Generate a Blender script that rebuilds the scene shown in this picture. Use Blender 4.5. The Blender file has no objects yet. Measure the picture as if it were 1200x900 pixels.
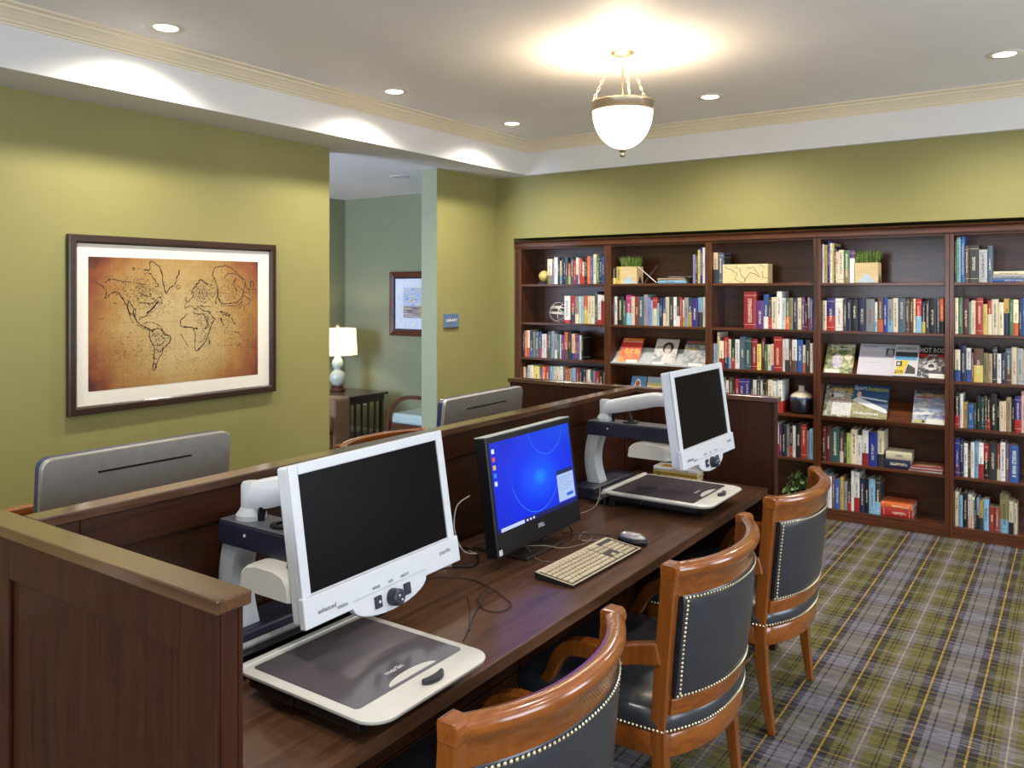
import bpy, bmesh, math, random
from math import sin, cos, pi, radians, sqrt, atan2
from mathutils import Vector, Matrix
random.seed(11)
SC = bpy.context.scene
COL = SC.collection

# ------------------------------------------------------------------ camera
F_PX, CX, CY, EYE = 963.0, 600.0, 339.0, 1.65
TH = math.atan((1265 - 600) / F_PX)
cam_d = bpy.data.cameras.new('camera'); cam = bpy.data.objects.new('camera', cam_d); COL.objects.link(cam)
cam_d.sensor_width = 36; cam_d.sensor_fit = 'HORIZONTAL'; cam_d.lens = F_PX / 1200 * 36
cam_d.shift_y = -(450 - CY) / 1200.0
cam.location = (0, 0, EYE); cam.rotation_euler = (pi / 2, 0, TH)
cam_d.clip_start = 0.05
SC.camera = cam
SC.view_settings.view_transform = 'Standard'; SC.view_settings.look = 'None'
SC.view_settings.gamma = 1; SC.view_settings.use_curve_mapping = False
SC.view_settings.exposure = 0.5

def pt(px, py, X=None, Y=None, Z=None):
    """measured photo point -> place on a real plane of the room"""
    r = (px - CX) / F_PX; u = (CY - py) / F_PX
    d = (-sin(TH) + r * cos(TH), cos(TH) + r * sin(TH), u)
    t = X / d[0] if X is not None else (Y / d[1] if Y is not None else (Z - EYE) / d[2])
    return Vector((d[0] * t, d[1] * t, EYE + d[2] * t))

# ------------------------------------------------------------------ node helpers
def lin(c):
    return c / 12.92 if c <= 0.04045 else ((c + 0.055) / 1.055) ** 2.4
def rgb(r, g, b): return (lin(r / 255), lin(g / 255), lin(b / 255), 1)

class Ex:
    def __init__(s, nt, sock): s.nt = nt; s.s = sock
    def _m(s, op, o=None, o2=None):
        n = s.nt.nodes.new('ShaderNodeMath'); n.operation = op
        s.nt.links.new(s.s, n.inputs[0])
        for k, v in ((1, o), (2, o2)):
            if v is None: continue
            if isinstance(v, Ex): s.nt.links.new(v.s, n.inputs[k])
            else: n.inputs[k].default_value = v
        return Ex(s.nt, n.outputs[0])
    def __add__(s, o): return s._m('ADD', o)
    def __sub__(s, o): return s._m('SUBTRACT', o)
    def __mul__(s, o): return s._m('MULTIPLY', o)
    def __truediv__(s, o): return s._m('DIVIDE', o)
    def abs(s): return s._m('ABSOLUTE')
    def fract(s): return s._m('FRACT')
    def floor(s): return s._m('FLOOR')
    def sq(s): return s._m('MULTIPLY', s)
    def sqrt(s): return s._m('SQRT')
    def gt(s, v): return s._m('GREATER_THAN', v)
    def lt(s, v): return s._m('LESS_THAN', v)
    def mn(s, v): return s._m('MINIMUM', v)
    def mx(s, v): return s._m('MAXIMUM', v)
    def clamp(s): n = s._m('ADD', 0.0); n.s.node.use_clamp = True; return n
    def sin(s): return s._m('SINE')

class Mat:
    def __init__(s, name, col=(0.5, 0.5, 0.5, 1), rough=0.5, metal=0.0, coat=0.0, spec=0.5, emis=None, estr=0.0):
        s.m = bpy.data.materials.new(name); s.m.use_nodes = True; s.nt = s.m.node_tree
        s.b = s.nt.nodes['Principled BSDF']; i = s.b.inputs
        i['Base Color'].default_value = col; i['Roughness'].default_value = rough; i['Metallic'].default_value = metal
        i['Coat Weight'].default_value = coat; i['Coat Roughness'].default_value = 0.12
        i['Specular IOR Level'].default_value = spec
        if emis: i['Emission Color'].default_value = emis; i['Emission Strength'].default_value = estr
    def N(s, t): return s.nt.nodes.new(t)
    def L(s, a, b): s.nt.links.new(a.s if isinstance(a, Ex) else a, b)
    def coord(s, kind='Object'):
        if kind == 'Position': return s.N('ShaderNodeNewGeometry').outputs['Position']
        return s.N('ShaderNodeTexCoord').outputs[kind]
    def xyz(s, sock):
        n = s.N('ShaderNodeSeparateXYZ'); s.L(sock, n.inputs[0]); return [Ex(s.nt, n.outputs[k]) for k in range(3)]
    def mapping(s, sock, scale=(1, 1, 1), loc=(0, 0, 0)):
        n = s.N('ShaderNodeMapping'); s.L(sock, n.inputs[0]); n.inputs['Scale'].default_value = scale; n.inputs['Location'].default_value = loc
        return n.outputs[0]
    def noise(s, sock, scale=5, detail=3, rough=0.5, dist=0.0):
        n = s.N('ShaderNodeTexNoise'); s.L(sock, n.inputs['Vector']); n.inputs['Scale'].default_value = scale
        n.inputs['Detail'].default_value = detail; n.inputs['Roughness'].default_value = rough; n.inputs['Distortion'].default_value = dist
        return Ex(s.nt, n.outputs['Fac'])
    def ramp(s, fac, stops):
        n = s.N('ShaderNodeValToRGB'); s.L(fac, n.inputs[0]); e = n.color_ramp.elements
        while len(e) < len(stops): e.new(0.5)
        for k, (p, c) in enumerate(stops): e[k].position = p; e[k].color = c
        return n.outputs[0]
    def mix(s, fac, a, b, blend='MIX'):
        n = s.N('ShaderNodeMix'); n.data_type = 'RGBA'; n.blend_type = blend
        for v, k in ((fac, 0), (a, 6), (b, 7)):
            if isinstance(v, Ex): s.nt.links.new(v.s, n.inputs[k])
            elif isinstance(v, (float, int)): n.inputs[k].default_value = v
            elif isinstance(v, tuple): n.inputs[k].default_value = v
            else: s.nt.links.new(v, n.inputs[k])
        return n.outputs[2]
    def base(s, sock): s.L(sock, s.b.inputs['Base Color']); return s
    def bump(s, h, strength=0.1, dist=0.002):
        n = s.N('ShaderNodeBump'); n.inputs['Strength'].default_value = strength; n.inputs['Distance'].default_value = dist
        s.L(h, n.inputs['Height']); s.L(n.outputs[0], s.b.inputs['Normal']); return s

def wood(name, c1, c2, axis='z', rough=0.3, coat=0.3, k=1.0):
    m = Mat(name, rough=rough, coat=coat)
    sc = {'x': (1.2, 22, 22), 'y': (22, 1.2, 22), 'z': (22, 22, 1.2)}[axis]
    v = m.mapping(m.coord('Position'), tuple(a * k for a in sc))
    n1 = m.noise(v, 1.4, 6, 0.62, 1.2)
    n2 = m.noise(m.mapping(m.coord('Position'), tuple(a * 5 * k for a in sc)), 1.5, 3, 0.5)
    f = (n1 * 0.75 + n2 * 0.25)
    m.base(m.ramp(f, [(0.34, c1), (0.5, tuple((a + b) / 2 for a, b in zip(c1, c2))), (0.68, c2)]))
    m.bump(n2, 0.06, 0.001)
    return m.m
def plain(name, r, g, b, rough=0.5, metal=0.0, coat=0.0, spec=0.5, var=0.08, scale=30):
    m = Mat(name, rgb(r, g, b), rough, metal, coat, spec)
    if var:
        c = rgb(r, g, b); lo = tuple(x * (1 - var) for x in c[:3]) + (1,); hi = tuple(min(1, x * (1 + var)) for x in c[:3]) + (1,)
        m.base(m.ramp(m.noise(m.coord('Position'), scale, 3), [(0.3, lo), (0.7, hi)]))
    return m.m
def paint(name, r, g, b, rough=0.55):
    m = Mat(name, rough=rough, spec=0.3)
    c = rgb(r, g, b)
    m.base(m.ramp(m.noise(m.coord('Position'), 1.6, 3), [(0.3, tuple(x * .97 for x in c[:3]) + (1,)), (0.7, tuple(min(1, x * 1.03) for x in c[:3]) + (1,))]))
    m.bump(m.noise(m.coord('Position'), 240, 2), 0.05, 0.0008)
    return m.m

D1, D2 = rgb(48, 24, 12), rgb(104, 55, 27)
P1, P2 = rgb(38, 17, 8), rgb(66, 33, 16)
W_Z = wood('espresso_wood_upright', D1, D2, 'z'); W_X = wood('espresso_wood_across', D1, D2, 'x'); W_Y = wood('espresso_wood_along', D1, D2, 'y')
PZ = wood('partition_wood_upright', P1, P2, 'z', .4, .05); PYW = wood('partition_wood_long', P1, P2, 'y', .4, .05)
for q_ in (PZ, PYW): q_.node_tree.nodes['Principled BSDF'].inputs['Specular IOR Level'].default_value = .25
DESK = wood('desk_top_wood', rgb(58, 37, 26), rgb(104, 72, 51), 'y', 0.28, 0.0, 0.7); [setattr(n_.inputs['Specular IOR Level'], 'default_value', 0.3) for n_ in DESK.node_tree.nodes if n_.type == 'BSDF_PRINCIPLED']
CW = wood('honey_cherry_wood', rgb(108, 56, 17), rgb(142, 80, 28), 'z', 0.24, 0.6, 0.8)
CWY = wood('honey_cherry_wood_rail', rgb(108, 56, 17), rgb(146, 82, 29), 'y', 0.22, 0.7, 0.8)
GREEN = paint('olive_green_paint', 145, 139, 86)
SAGE = paint('sage_daylight_green', 138, 141, 112)  # sage tone of the lounge; on the pier it stands for bluish daylight
WHITE = paint('ceiling_white_paint', 236, 232, 230)
SOFF = paint('soffit_white_paint', 222, 219, 216)
CREAM = paint('crown_cream_paint', 226, 211, 182, 0.4)
BASEW = paint('baseboard_paint', 205, 203, 196, 0.4)
LEATHER = plain('navy_black_leather', 48, 51, 57, 0.3, coat=0.2, var=0.15, scale=60)
BRASS = plain('antique_brass_nail', 214, 202, 168, 0.3, 0.85, var=0)
BEIGE = plain('warm_white_plastic', 206, 203, 194, 0.38, var=0.02)
WPL = plain('white_plastic', 202, 204, 208, 0.35, var=0.02)
GPL = plain('pale_grey_plastic', 176, 180, 182, 0.4, var=0.03)
NAVYM = plain('navy_black_housing', 34, 34, 52, 0.4, var=0.08)
BLKP = plain('black_plastic', 14, 14, 17, 0.35, var=0.1)
SCRN = plain('dark_screen', 16, 13, 14, 0.3, var=0.0, spec=0.05)
STEEL = plain('brushed_steel', 160, 154, 146, 0.42, 0.5, var=0.06)
NICKEL = plain('brushed_nickel', 178, 160, 135, 0.3, 0.9, var=0.05)
MATW = plain('mat_board', 236, 228, 214, 0.8, var=0.01)
PAGES = plain('book_pages', 214, 202, 172, 0.8, var=0.12, scale=300)
INK = plain('dark_ink', 46, 28, 22, 0.8, var=0.2)
ROOTM = {}

# ------------------------------------------------------------------ mesh helper
class MB:
    def __init__(s): s.v = []; s.f = []; s.mi = []; s.cur = 0
    def add(s, vs, fs, M=None):
        o = len(s.v)
        s.v += [tuple(M @ Vector(p)) if M else tuple(p) for p in vs]
        s.f += [tuple(o + i for i in f) for f in fs]; s.mi += [s.cur] * len(fs)
        return s
    def box(s, x0, x1, y0, y1, z0, z1, M=None):
        vs = [(x0, y0, z0), (x1, y0, z0), (x1, y1, z0), (x0, y1, z0), (x0, y0, z1), (x1, y0, z1), (x1, y1, z1), (x0, y1, z1)]
        return s.add(vs, [(0, 3, 2, 1), (4, 5, 6, 7), (0, 1, 5, 4), (1, 2, 6, 5), (2, 3, 7, 6), (3, 0, 4, 7)], M)
    def loft(s, rings, closed=True, caps=True, M=None):
        n = len(rings[0]); vs = [p for r in rings for p in r]; fs = []
        for a in range(len(rings) - 1):
            for k in range(n if closed else n - 1):
                k2 = (k + 1) % n
                fs.append((a * n + k, a * n + k2, (a + 1) * n + k2, (a + 1) * n + k))
        if caps and closed:
            fs.append(tuple(range(n - 1, -1, -1))); fs.append(tuple((len(rings) - 1) * n + k for k in range(n)))
        return s.add(vs, fs, M)
    def lathe(s, prof, c=(0, 0, 0), n=28, M=None, caps=True):
        rings = [[(c[0] + r * cos(2 * pi * k / n), c[1] + r * sin(2 * pi * k / n), c[2] + z) for k in range(n)] for r, z in prof]
        return s.loft(rings, caps=caps, M=M)
    def tube(s, pts, r, n=8, caps=True, M=None):
        pts = [Vector(p) for p in pts]; rings = []; up = None
        for i, p in enumerate(pts):
            t = (pts[min(i + 1, len(pts) - 1)] - pts[max(i - 1, 0)]).normalized()
            if up is None: up = Vector((0, 0, 1)) if abs(t.z) < 0.9 else Vector((1, 0, 0))
            a = t.cross(up).normalized(); b = a.cross(t).normalized(); up = b
            rr = r[i] if isinstance(r, (list, tuple)) else r
            rings.append([tuple(p + a * rr * cos(2 * pi * k / n) + b * rr * sin(2 * pi * k / n)) for k in range(n)])
        return s.loft(rings, caps=caps, M=M)
    def prism(s, poly, axis, a, b, M=None):
        def q(u, v, w): return {'x': (w, u, v), 'y': (u, w, v), 'z': (u, v, w)}[axis]
        return s.loft([[q(u, v, a) for u, v in poly], [q(u, v, b) for u, v in poly]], M=M)
    def cyl(s, p0, p1, r0, r1=None, n=16, M=None):
        return s.tube([p0, p1], [r0, r0 if r1 is None else r1], n, M=M)
    def dome(s, c, r, n=6, zs=0.5, M=None):
        vs = [(c[0] + r * cos(2 * pi * k / n), c[1] + r * sin(2 * pi * k / n), c[2]) for k in range(n)] + [(c[0], c[1], c[2] + r * zs)]
        return s.add(vs, [(k, (k + 1) % n, n) for k in range(n)], M)

def spline(pts, k=6):
    P = [Vector(p) for p in pts]; out = []
    for i in range(len(P) - 1):
        p0 = P[max(i - 1, 0)]; p1 = P[i]; p2 = P[i + 1]; p3 = P[min(i + 2, len(P) - 1)]
        for j in range(k):
            t = j / k
            out.append(0.5 * ((2 * p1) + (p2 - p0) * t + (2 * p0 - 5 * p1 + 4 * p2 - p3) * t * t + (3 * p1 - p0 - 3 * p2 + p3) * t ** 3))
    out.append(P[-1]); return out

def tag(o, label=None, cat=None, group=None, kind=None):
    if label: o['label'] = label
    if cat: o['category'] = cat
    if group: o['group'] = group
    if kind: o['kind'] = kind
    return o

def build(name, mb, mats, parent=None, smooth=False, bevel=0.0, world=True, bseg=2, subsurf=0, autos=None):
    """one mesh object. vertices are world coordinates (world=True) or local to the parent"""
    me = bpy.data.meshes.new(name)
    vs = [Vector(v) for v in mb.v]
    loc = Vector((0, 0, 0))
    if parent is None:
        lo = [min(v[i] for v in vs) for i in range(3)]; hi = [max(v[i] for v in vs) for i in range(3)]
        loc = Vector(((lo[0] + hi[0]) / 2, (lo[1] + hi[1]) / 2, lo[2])); vs = [v - loc for v in vs]
    elif world:
        inv = ROOTM[parent.name].inverted(); vs = [inv @ v for v in vs]
    me.from_pydata([tuple(v) for v in vs], [], mb.f)
    ml = mats if isinstance(mats, (list, tuple)) else [mats]
    for m in ml: me.materials.append(m)
    if len(ml) > 1:
        for p, i in zip(me.polygons, mb.mi): p.material_index = i
    me.update(); bm = bmesh.new(); bm.from_mesh(me)
    bmesh.ops.recalc_face_normals(bm, faces=bm.faces); bm.to_mesh(me); bm.free()
    if smooth: me.polygons.foreach_set('use_smooth', [True] * len(me.polygons))
    o = bpy.data.objects.new(name, me); COL.objects.link(o); o.location = loc
    if smooth and autos is not None:
        me.set_sharp_from_angle(angle=radians(autos))
    if parent is not None:
        o.parent = parent; ROOTM[o.name] = ROOTM[parent.name]
    else: ROOTM[o.name] = Matrix.Translation(loc)
    if subsurf:
        sm = o.modifiers.new('subdivision', 'SUBSURF'); sm.levels = subsurf; sm.render_levels = subsurf
    if bevel:
        bv = o.modifiers.new('bevel', 'BEVEL'); bv.width = bevel; bv.segments = bseg; bv.limit_method = 'ANGLE'; bv.angle_limit = radians(40)
    return o

def thing(name, label, cat, loc=(0, 0, 0), rz=0.0, group=None, M=None):
    o = bpy.data.objects.new(name, None); COL.objects.link(o); o.empty_display_size = 0.1
    if M is None: M = Matrix.Translation(Vector(loc)) @ Matrix.Rotation(rz, 4, 'Z')
    o.matrix_world = M; o.location = M.to_translation(); o.rotation_euler = M.to_euler()
    ROOTM[o.name] = M
    return tag(o, label, cat, group)
def struct(name, mb, mats, **k):
    o = build(name, mb, mats, **k); o['kind'] = 'structure'; return o
def copy_tree(o, M=None, parent=None):
    c = o.copy(); COL.objects.link(c)
    if parent is not None: c.parent = parent
    if M is not None: c.location = M.to_translation(); c.rotation_euler = M.to_euler()
    for ch in [x for x in COL.objects if x.parent == o]: copy_tree(ch, None, c)
    return c

TXT = {}
def text_mb(mb, s, M, size, bold=0.0, width=None, align='CENTER'):
    """lettering as flat mesh in the local xy plane of M"""
    cu = bpy.data.curves.new('lettering', 'FONT'); cu.body = s; cu.size = size; cu.align_x = align; cu.align_y = 'CENTER'
    cu.offset = bold; cu.resolution_u = 2
    o = bpy.data.objects.new('lettering', cu); COL.objects.link(o)
    me = bpy.data.meshes.new_from_object(o)
    vs = [v.co.copy() for v in me.vertices]; fs = [tuple(p.vertices) for p in me.polygons]
    bpy.data.objects.remove(o); bpy.data.curves.remove(cu); bpy.data.meshes.remove(me)
    if not vs: return
    if width:
        w = max(v.x for v in vs) - min(v.x for v in vs); k = width / w
        vs = [Vector((v.x * k, v.y, v.z)) for v in vs]
    mb.add(vs, fs, M)

# ================================================================== SETTING
ZC, ZS = 2.95, 2.66
XL, YB, XR, YF = -4.41, 6.13, 2.6, -2.6
# carpet
cm = Mat('tartan_carpet', rough=0.95, spec=0.1)
px, py, pz = cm.xyz(cm.coord('Position'))
def stripes(c, c0, ysh):
    t = ((c - c0) / 0.443).fract()
    def near(a, w): return ((t - a).abs()).mn(((t - a).abs() - 1.0).abs()).lt(w)
    olive = t.lt(0.587)
    lav = near(0.262, 0.05)
    dark = near(0.0, 0.075).mx(near(0.587, 0.075))
    thin = near(0.125, 0.007).mx(near(0.155, 0.007)).mx(near(0.40, 0.007)).mx(near(0.43, 0.007)).mx(near(0.715, 0.008)).mx(near(0.86, 0.008))
    yel = near(0.0, 0.0085).mx(near(0.587, 0.0085)); wh = near(0.262, 0.007)
    col = cm.mix(olive, rgb(122, 119, 126), rgb(108, 104, 62))
    col = cm.mix(lav * 0.7, col, rgb(126, 118, 124))
    col = cm.mix(dark * 0.9, col, rgb(46, 44, 50))
    col = cm.mix(thin * 0.8, col, rgb(34, 28, 36))
    return col, yel, wh
pos = cm.coord('Position')
fib = cm.noise(cm.mapping(pos, (14, 100, 1)), 1.0, 4, 0.8)
fine = cm.noise(cm.mapping(pos, (420, 420, 1)), 1.0, 2, 0.6)
cx_, yx, wx = stripes(px, -0.77, 0); cy_, yy, wy = stripes(py, 3.045, 1)
col = cm.mix((fib * 2.2 - 0.72).clamp(), cx_, cy_)
wv = (fib * 2.4 - 0.7).clamp()
col = cm.mix(yx * (wv * 0.6 + 0.3), col, rgb(196, 160, 66))
col = cm.mix(yy * (wv * 0.75), col, rgb(170, 142, 66))
col = cm.mix(wx * (wv * 0.7 + 0.1), col, rgb(176, 172, 140))
col = cm.mix(wy * wv * 0.45, col, rgb(170, 166, 140))
sh = cm.N('ShaderNodeCombineXYZ')
g = (fib * 3.4 + fine * 1.0 - 1.45).clamp()
for k in range(3): cm.L(g, sh.inputs[k])
col = cm.mix(0.7, col, sh.outputs[0], 'MULTIPLY')
col = cm.mix(1.0, col, (0.94, 0.92, 0.94, 1), 'MULTIPLY')
cm.base(col); cm.bump(fib * 0.6 + fine * 0.4, 0.5, 0.004)
CARPET = cm.m
struct('floor', MB().box(-7.0, XR + .2, YF - .2, 6.9, -0.05, 0), CARPET)
struct('ceiling', MB().box(-4.04, XR + .2, YF - .2, YB + .3, ZC, ZC + .08), WHITE)
struct('ceiling_lounge', MB().box(-7.0, -4.41, 0.8, 6.8, ZS, ZS + .08), WHITE)
m = MB(); m.box(-4.41, -4.03, YF, YB + .3, ZS, ZC + .02); m.box(-4.03, XR, 6.07, YB + .02, ZS, ZC + .01)
struct('wall_soffit', m, SOFF)
m = MB(); m.box(-4.58, XL, YF, 4.09, 0, ZS); struct('wall_left', m, GREEN)
m = MB(); m.box(-4.575, XL, 5.288, 6.45, 0, ZS); m.cur = 1; m.box(-4.579, -4.412, 5.284, 5.288, 0, ZS); m.box(-4.58, -4.575, 5.288, 6.45, 0, ZS)
struct('wall_pier', m, [GREEN, SAGE])  # pier end and lounge side: same green, bluish daylight put into the colour
m = MB(); m.box(XL, -4.216, YB, 6.45, 0, ZC); m.box(-4.216, 0.18, YB, 6.45, 2.108, ZC); m.box(0.18, XR, YB, 6.45, 0, ZC); m.box(-4.216, .18, 6.451, 6.5, 0, 2.2)
struct('wall_back', m, GREEN)
# right wall with two windows, front wall
def wall_with_windows(name, axis, at, thick, lo, hi, zt, wins, mat):
    m = MB(); segs = []; c = lo
    def bx(a, b, z0, z1):
        if axis == 'x': m.box(at, at + thick, a, b, z0, z1)
        else: m.box(a, b, at, at + thick, z0, z1)
    for a, b, z0, z1 in wins:
        bx(c, a, 0, zt); bx(a, b, 0, z0); bx(a, b, z1, zt); c = b
    bx(c, hi, 0, zt)
    return struct(name, m, mat)
GLASS = Mat('window_glass', (1, 1, 1, 1), 0.0); GLASS.b.inputs['Transmission Weight'].default_value = 1.0; GLASS.b.inputs['IOR'].default_value = 1.02
wn = [0]
def window(axis, at, thick, a, b, z0, z1):
    wn[0] += 1; t = 0.05; m = MB(); d0 = at + thick * 0.35; d1 = at + thick * 0.65
    def bx(mb, p, q, r, s_, e0=d0, e1=d1):
        if axis == 'x': mb.box(e0, e1, p, q, r, s_)
        else: mb.box(p, q, e0, e1, r, s_)
    bx(m, a, b, z0, z0 + t); bx(m, a, b, z1 - t, z1); bx(m, a, a + t, z0 + t, z1 - t); bx(m, b - t, b, z0 + t, z1 - t)
    mid = (a + b) / 2; bx(m, mid - .02, mid + .02, z0 + t, z1 - t); zm = (z0 + z1) / 2; bx(m, a + t, b - t, zm - .02, zm + .02)
    f = struct('window_%d' % wn[0], m, BASEW)
    g = MB(); e = (d0 + d1) / 2; bx(g, a + t, b - t, z0 + t, z1 - t, e - .003, e + .003)
    build('window_pane', g, GLASS.m, f)
wr = [(-1.9, -0.5, 0.8, 2.35), (0.9, 2.5, 0.8, 2.35), (3.6, 5.2, 0.8, 2.35)]
wall_with_windows('wall_right', 'x', XR, 0.2, YF, YB + .3, ZC, wr, GREEN)
for a, b, z0, z1 in wr: window('x', XR, 0.2, a, b, z0, z1)
wf = [(-3.2, -1.6, 0.8, 2.35), (-0.6, 1.2, 0.8, 2.35)]
wall_with_windows('wall_front', 'y', YF - .2, 0.2, -4.58, XR + .2, ZC, wf, GREEN)
for a, b, z0, z1 in wf: window('y', YF - .2, 0.2, a, b, z0, z1)
# lounge shell
struct('wall_lounge_back', MB().box(-6.95, -4.58, 6.59, 6.7, 0, ZS), SAGE)
struct('wall_lounge_left', MB().box(-6.97, -6.85, 0.8, 6.7, 0, ZS), SAGE)
wl = [(-6.3, -4.9, 0.7, 2.3)]
wall_with_windows('wall_lounge_front', 'y', 0.8, 0.15, -6.85, -4.58, ZS, wl, SAGE)
window('y', 0.8, 0.15, *wl[0])
def crown(name, path_z=ZC, X0=-4.03, Y0=6.07):
    prof = [(0, -.092), (.006, -.092), (.008, -.082), (.016, -.078), (.018, -.068), (.024, -.064), (.034, -.050), (.050, -.034), (.060, -.028), (.062, -.018), (.072, -.014), (.082, -.010), (.082, 0), (0, 0)]
    r = [[(X0 + d, YF, path_z + z) for d, z in prof], [(X0 + d, Y0 - d, path_z + z) for d, z in prof], [(XR, Y0 - d, path_z + z) for d, z in prof]]
    return struct(name, MB().loft(r), CREAM)
crown('trim_1')
def bboard(name, *b): struct(name, MB().box(*b), BASEW, bevel=.004)
bboard('baseboard_left', XL, XL + .015, YF, 4.09, 0, .11)
bboard('baseboard_lounge', -6.85, -4.58, 6.575, 6.59, 0, .11)
bboard('baseboard_lounge_left', -6.85, -6.835, .95, 6.575, 0, .11)
bboard('baseboard_pier', XL, XL + .015, 5.284, YB, 0, .11)
bboard('baseboard_back', XL + .015, -4.216, YB - .015, YB, 0, .11)

# ================================================================== LIGHTS
def mkl(name, kind, loc, energy, col, **k):
    l = bpy.data.lights.new(name, kind); l.energy = energy; l.color = col
    for a, b in k.items(): setattr(l, a, b)
    o = bpy.data.objects.new(name, l); COL.objects.link(o); o.location = loc; return o
COOL = (0.80, 0.88, 1.0)
for i, (a, b, z0, z1) in enumerate(wr):
    o = mkl('daylight_right', 'AREA', (XR - .03, (a + b) / 2, (z0 + z1) / 2), 42, COOL, shape='RECTANGLE', size=b - a - .1, size_y=z1 - z0 - .1); o.rotation_euler = (0, pi / 2, 0)
    o.data.size, o.data.size_y = z1 - z0 - .1, b - a - .1
for a, b, z0, z1 in wf:
    o = mkl('daylight_front', 'AREA', ((a + b) / 2, YF + .03, (z0 + z1) / 2), 34, COOL, shape='RECTANGLE', size=b - a - .1, size_y=z1 - z0 - .1); o.rotation_euler = (-pi / 2, 0, pi)
    o.rotation_euler = (pi / 2, 0, 0)
o = mkl('daylight_lounge', 'AREA', (-5.6, 1.0, 1.5), 150, (0.54, 0.68, 1.0), shape='RECTANGLE', size=1.3, size_y=1.5); o.rotation_euler = (pi / 2, 0, 0)
w = bpy.data.worlds.new('daylight'); SC.world = w; w.use_nodes = True
bg = w.node_tree.nodes['Background']; bg.inputs[0].default_value = (0.62, 0.78, 1.0, 1); bg.inputs[1].default_value = 0.8

RECW = plain('downlight_trim_white', 228, 220, 208, 0.45, var=0.02)
LENS = Mat('downlight_lens', (1, 1, 1, 1), 0.5, emis=(1, 0.93, 0.82, 1), estr=9).m
LENS0 = plain('downlight_lens_off', 170, 178, 200, 0.4, var=0)
def downlight(x, y, z, label, on=True, energy=74, spot=True, grp='recessed downlights in the ceiling', col=(1.0, 0.93, 0.82)):
    t = thing('recessed_downlight', label, 'ceiling light', (x, y, z), 0, grp)
    m = MB(); m.lathe([(.058, -.004), (.088, -.004), (.092, -.001), (.092, .0), (.058, .0)], (x, y, z - .0005), 40, caps=False)
    m.lathe([(.058, -.004), (.056, 0.0)], (x, y, z - .0005), 40, caps=False)
    build('trim_ring', m, RECW, t, smooth=True, autos=40)
    m = MB(); m.lathe([(.0001, -.0035), (.056, -.0035), (.056, -.001), (.0001, -.001)], (x, y, z), 32); build('lens', m, LENS if on else LENS0, t)
    if on and spot:
        mkl('ceiling_spot', 'SPOT', (x, y, z - .03), energy, col, spot_size=radians(148), spot_blend=0.75, shadow_soft_size=0.055)
    return t
downlight(-3.73, 2.38, ZC, 'large bright recessed downlight nearest the viewer, above the framed map wall')
downlight(-3.70, 4.00, ZC, 'bright recessed downlight above the lounge opening, second along the left crown moulding')
downlight(-3.66, 5.30, ZC, 'small bright recessed downlight nearest the ceiling corner')
downlight(-2.05, 5.32, ZC, 'bright recessed downlight right of the hanging bowl lamp')
downlight(-0.34, 5.28, ZC, 'bright recessed downlight at the far right, above the right bookcases')
downlight(-5.02, 5.49, ZS, 'dim recessed downlight in the bluish lounge ceiling', on=False, grp='lounge downlight')
for x, y in ((1.3, 5.3), (-3.73, .7), (-3.73, -1.0), (-.4, 2.4), (1.3, 2.4), (-.4, .2), (1.3, .2), (-2.05, .7), (-2.05, -1.4), (.4, -1.6), (1.5, 3.9)):  # added unseen spots without fixtures, for even overall brightness
    mkl('ceiling_spot', 'SPOT', (x, y, ZC - .03), 38, (1.0, 0.93, 0.84), spot_size=radians(125), spot_blend=0.5, shadow_soft_size=0.055)

# pendant bowl lamp
PX, PY = -2.05, 4.03
pend = thing('pendant_lamp', 'hanging frosted glass bowl lamp on three chains from the ceiling', 'ceiling lamp', (PX, PY, ZC))
m = MB(); m.lathe([(.0001, 0), (.066, 0), (.066, -.012), (.056, -.022), (.02, -.034), (.0001, -.036)], (PX, PY, ZC), 36)
build('canopy', m, NICKEL, pend, smooth=True, autos=35)
m = MB(); m.cyl((PX, PY, ZC - .03), (PX, PY, 2.56), .005, n=10); build('stem', m, NICKEL, pend)
RZ0, RZ1, RR = 2.615, 2.672, .168
m = MB(); m.lathe([(RR - .004, RZ1), (RR, RZ1), (RR + .004, RZ1 - .008), (RR + .002, RZ1 - .016), (RR + .002, RZ0 + .01), (RR + .005, RZ0), (RR - .004, RZ0), (RR - .004, RZ1)], (PX, PY, 0), 56, caps=False)
for k in range(8):
    a = k * pi / 4 + .3; m.dome((0, 0, 0), .006, 8, .8, Matrix.Translation((PX + (RR + .002) * cos(a), PY + (RR + .002) * sin(a), (RZ0 + RZ1) / 2)) @ Matrix.Rotation(a, 4, 'Z') @ Matrix.Rotation(pi / 2, 4, 'Y'))
build('metal_ring', m, NICKEL, pend, smooth=True, autos=40)
for k in range(3):
    a = radians(100 + 120 * k); m = MB(); p0 = Vector((PX + .045 * cos(a), PY + .045 * sin(a), ZC - .025)); p1 = Vector((PX + (RR - .003) * cos(a), PY + (RR - .003) * sin(a), RZ1))
    nl = 13; d = (p1 - p0) / nl; R = d.to_track_quat('Z', 'Y').to_matrix().to_4x4()
    for j in range(nl):
        c = p0 + d * (j + .5); Mx = Matrix.Translation(c) @ R @ Matrix.Rotation(pi / 2 * (j % 2) + .4, 4, 'Z')
        L = d.length * .66
        m.tube([(.0075 * cos(q * pi / 6), 0, L * sin(q * pi / 6)) for q in range(13)], .0019, 5, M=Mx)
    build('chain', m, NICKEL, pend, smooth=True)
gm = Mat('frosted_bowl_glass', (1, .97, .92, 1), 0.35, emis=(1.0, 0.88, 0.70, 1), estr=6.0)
m = MB()
prof = [(.163 * sin(a * pi / 2 / 12), -.205 * cos(a * pi / 2 / 12)) for a in range(0, 13)]; prof[0] = (.0001, -.205)
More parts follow.
